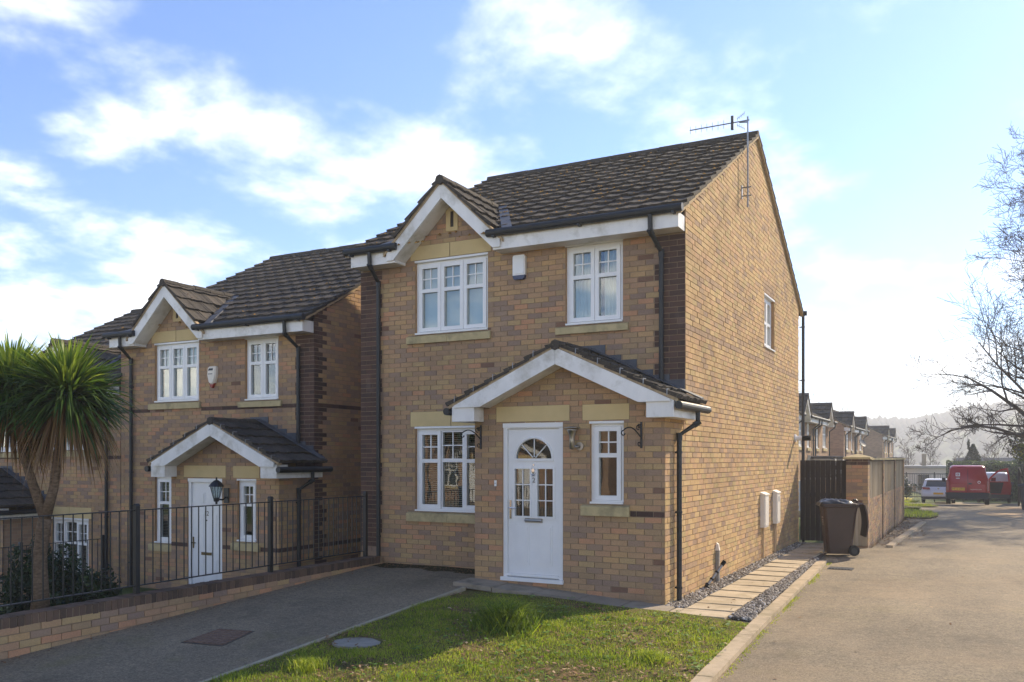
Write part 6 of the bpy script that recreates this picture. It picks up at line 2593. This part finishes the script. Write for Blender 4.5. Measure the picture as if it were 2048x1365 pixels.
# ------------------------------------------------------------------ bare trees
def bare_tree(name, loc, H, spread, r0, seed, label, cat='bare tree', levels=4, lean=(0, 0), twig=.0055, nb=9, low=.22, extra=None, group=None, sub=(7, 6, 5), upr=.35, tap=.62, top_=1.15):
    rr = random.Random(seed)
    g = empty(name, loc, label=label, cat=cat, group=group)
    tr, limb, tw = MB(), MB(), MB()

    def grow(p, d, L, r, lev):
        n = 5 if lev < 2 else (4 if lev == 2 else 3)
        pts_, rad = [p], [r]
        q = p.copy()
        dd = d.copy()
        for i in range(n):
            dd = (dd + Vector((rr.gauss(0, .16), rr.gauss(0, .16), rr.gauss(0, .12) + (.10 if lev < 2 else .03)))).normalized()
            q = q + dd * (L / n)
            pts_.append(q.copy())
            rad.append(max(twig, r * (1 - .80 * (i + 1) / n)))
        (limb if lev <= 1 else tw).tube(pts_, rad, 6 if lev <= 1 else (4 if lev == 2 else 3), caps=False)
        if lev >= levels:
            return
        k = sub[min(lev - 1, len(sub) - 1)]
        for i in range(k):
            t = (i + .7 + rr.random() * .5) / (k + .4)
            t = min(.98, .18 + .82 * t)
            s = t * n
            j = min(n - 1, int(s))
            b = pts_[j].lerp(pts_[j + 1], s - j)
            base = (pts_[j + 1] - pts_[j]).normalized()
            side = base.orthogonal().normalized()
            side.rotate(Matrix.Rotation(rr.uniform(0, 6.28), 3, base))
            nd = (base * rr.uniform(.45, .9) + side * rr.uniform(.55, 1.0) + Vector((0, 0, .10))).normalized()
            grow(b, nd, L * rr.uniform(.38, .62) * (1.1 - .35 * t), max(twig, rad[j] * .55), lev + 1)

    top = Vector((lean[0], lean[1], H * .92))
    tp, trd = [], []
    for i in range(8):
        t = i / 7
        tp.append(Vector((lean[0] * t * t + rr.gauss(0, .10) * t, lean[1] * t * t + rr.gauss(0, .10) * t, H * .9 * t - .2 * (1 - t))))
        trd.append(r0 * (1.25 if i == 0 else 1) * (1 - .88 * t))
    tr.tube(tp, trd, 10)
    for i in range(nb):
        t = low + (1 - low) * (i + rr.random() * .6) / nb
        s = t * 7
        j = min(6, int(s))
        b = tp[j].lerp(tp[j + 1], s - j)
        a = i * 2.4 + rr.uniform(-.5, .5)
        up = upr + .6 * t
        d = Vector((math.cos(a), math.sin(a), up)).normalized()
        grow(b, d, spread * (top_ - tap * t) * rr.uniform(.8, 1.15), max(.02, trd[j] * .5), 1)
    if extra:
        for pts_, rad in extra:
            pts_ = [Vector(p_) - Vector(loc) for p_ in pts_]
            limb.tube(pts_, rad, 6)
            for i in range(len(pts_) - 1):
                for k in range(5):
                    b = pts_[i].lerp(pts_[i + 1], rr.random())
                    base = (pts_[i + 1] - pts_[i]).normalized()
                    d = (base * .6 + Vector((rr.gauss(0, .6), rr.gauss(0, .6), rr.gauss(.15, .7)))).normalized()
                    grow(b, d, rr.uniform(.5, 1.2), rad[i] * .45, 3 if k % 2 else 2)
    tr.build('trunk', M['bark'], g, smooth=True)
    limb.build('limb', M['bark'], g, smooth=True, fix=False)
    tw.build('crown', M['twig'], g, fix=False)
    return g


M['twig'] = plain('twig', srgb(62, 50, 44), .9, .1, var=.2)
bare_tree('bare_tree', (4.6, 44.0, -.5), 16.0, 5.6, .27, 11, 'tall bare tree whose branches reach in from the right edge', levels=4, nb=40, low=.10, sub=(9, 8, 6), twig=.008, tap=.66, top_=1.22,
          extra=[([(4.6, 44, 1.3), (3.2, 43, 2.15), (1.95, 42.2, 2.55), (1.0, 42, 2.9), (.2, 42, 3.05), (-.7, 42, 2.85), (-1.5, 42, 2.42)], [.10, .085, .07, .06, .046, .032, .012])])
bare_tree('bare_tree', (5.0, 50.5, -.6), 10.5, 3.6, .16, 17, 'bushy bare tree lower down behind the dark fence', levels=4, nb=18, low=.12, sub=(8, 6, 4), twig=.006)
bare_tree('bare_tree', (8.6, 21.5, -.4), 11, 4.6, .22, 23, 'bare tree outside the frame whose branch shadows streak the road', levels=4, nb=10, low=.3, sub=(5, 4, 3), twig=.006)
GB = 'small bare trees beyond the far houses'
for i, (bx, by, bh, lab) in enumerate(((-5.9, 101, 6.4, 'pale bare thicket tree right beside the last far house'), (-4.0, 108, 5.4, 'small bare tree above the street railing'), (-19.0, 118, 12.0, 'bare treetop over the ridge of the nearest far roofs'),
                                       (-16.5, 124, 10.5, 'bare treetop over the roof of the middle far pair'), (-14.2, 121, 10.5, 'bare treetop left of the last far house gable'), (-1.2, 112, 4.6, 'low bare tree in the haze left of the conifer'), (2.2, 104, 6.0, 'low bare tree in the haze behind the flat roofed building'))):
    bare_tree('bare_tree', (bx, by, -2.6), bh, bh * .36, .11, 40 + i, lab, levels=3, nb=11, low=.2, sub=(7, 6), twig=.012, group=GB, upr=.9)

# ------------------------------------------------------------------ hills and hazy wood
hv, hf = [], []
azs = np.linspace(R(-75), R(80), 130)
ds = [300, 340, 380, 430, 480, 530, 580, 620, 660, 700, 740]
for d_ in ds:
    for a_ in azs:
        x_, y_ = d_ * math.sin(a_), d_ * math.cos(a_)
        hv.append((x_, y_, hills_z(x_, y_)))
na = len(azs)
for j in range(len(ds) - 1):
    for i in range(na - 1):
        hf += [j * na + i, j * na + i + 1, (j + 1) * na + i + 1, (j + 1) * na + i]


def hill_mat():
    k = NB('hill_fields')
    c = k.ramp(k.noise(.018, 5, .6), [(.35, srgb(64, 78, 48)), (.5, srgb(104, 112, 66)), (.65, srgb(84, 74, 54))])
    k.color(c)
    k.rough(.95, .1)
    return k.m


np_mesh('hills', hill_mat(), hv, hf, 4, [.5] * (len(hf) // 4), smooth=True, kind='structure')
V, F, T = [], [], []
rw_ = random.Random(5)
for _ in range(1500):
    a_ = R(rw_.uniform(-12, 14))
    d_ = rw_.choice((rw_.uniform(600, 680), rw_.uniform(330, 640)))
    x_, y_ = d_ * math.sin(a_), d_ * math.cos(a_)
    z_ = hills_z(x_, y_)
    h_ = rw_.uniform(4, 8)
    w_ = h_ * rw_.uniform(.35, .6)
    o_ = len(V)
    h_ = min(h_, 36 - z_)
    V += [(x_ - w_, y_, z_ + h_ * .4), (x_, y_ - w_, z_ + h_ * .4), (x_ + w_, y_, z_ + h_ * .4), (x_, y_ + w_, z_ + h_ * .4), (x_, y_, z_ + h_), (x_, y_, z_)]
    for k in range(4):
        F += [o_ + k, o_ + (k + 1) % 4, o_ + 4, o_ + (k + 1) % 4, o_ + k, o_ + 5]
        T += [.3, .3]
np_mesh('far_wood', plain('far_wood_leaf', srgb(70, 68, 52), .95, .1, var=.3, scale=.05), V, F, 3, T, kind='stuff')

# ------------------------------------------------------------------ haze in the valley air
mb = MB()
mb.box(-760, 760, -70, 800, -14, 40)
hz = mb.build('haze', None, kind='stuff')
hm = bpy.data.materials.new('haze')
hm.use_nodes = True
ht = hm.node_tree
ht.nodes.clear()
ho = ht.nodes.new('ShaderNodeOutputMaterial')
hp = ht.nodes.new('ShaderNodeVolumePrincipled')
hp.inputs['Color'].default_value = (.93, .96, 1.0, 1)
hp.inputs['Density'].default_value = .0014
hp.inputs['Anisotropy'].default_value = .3
ht.links.new(hp.outputs[0], ho.inputs['Volume'])
hz.data.materials.append(hm)
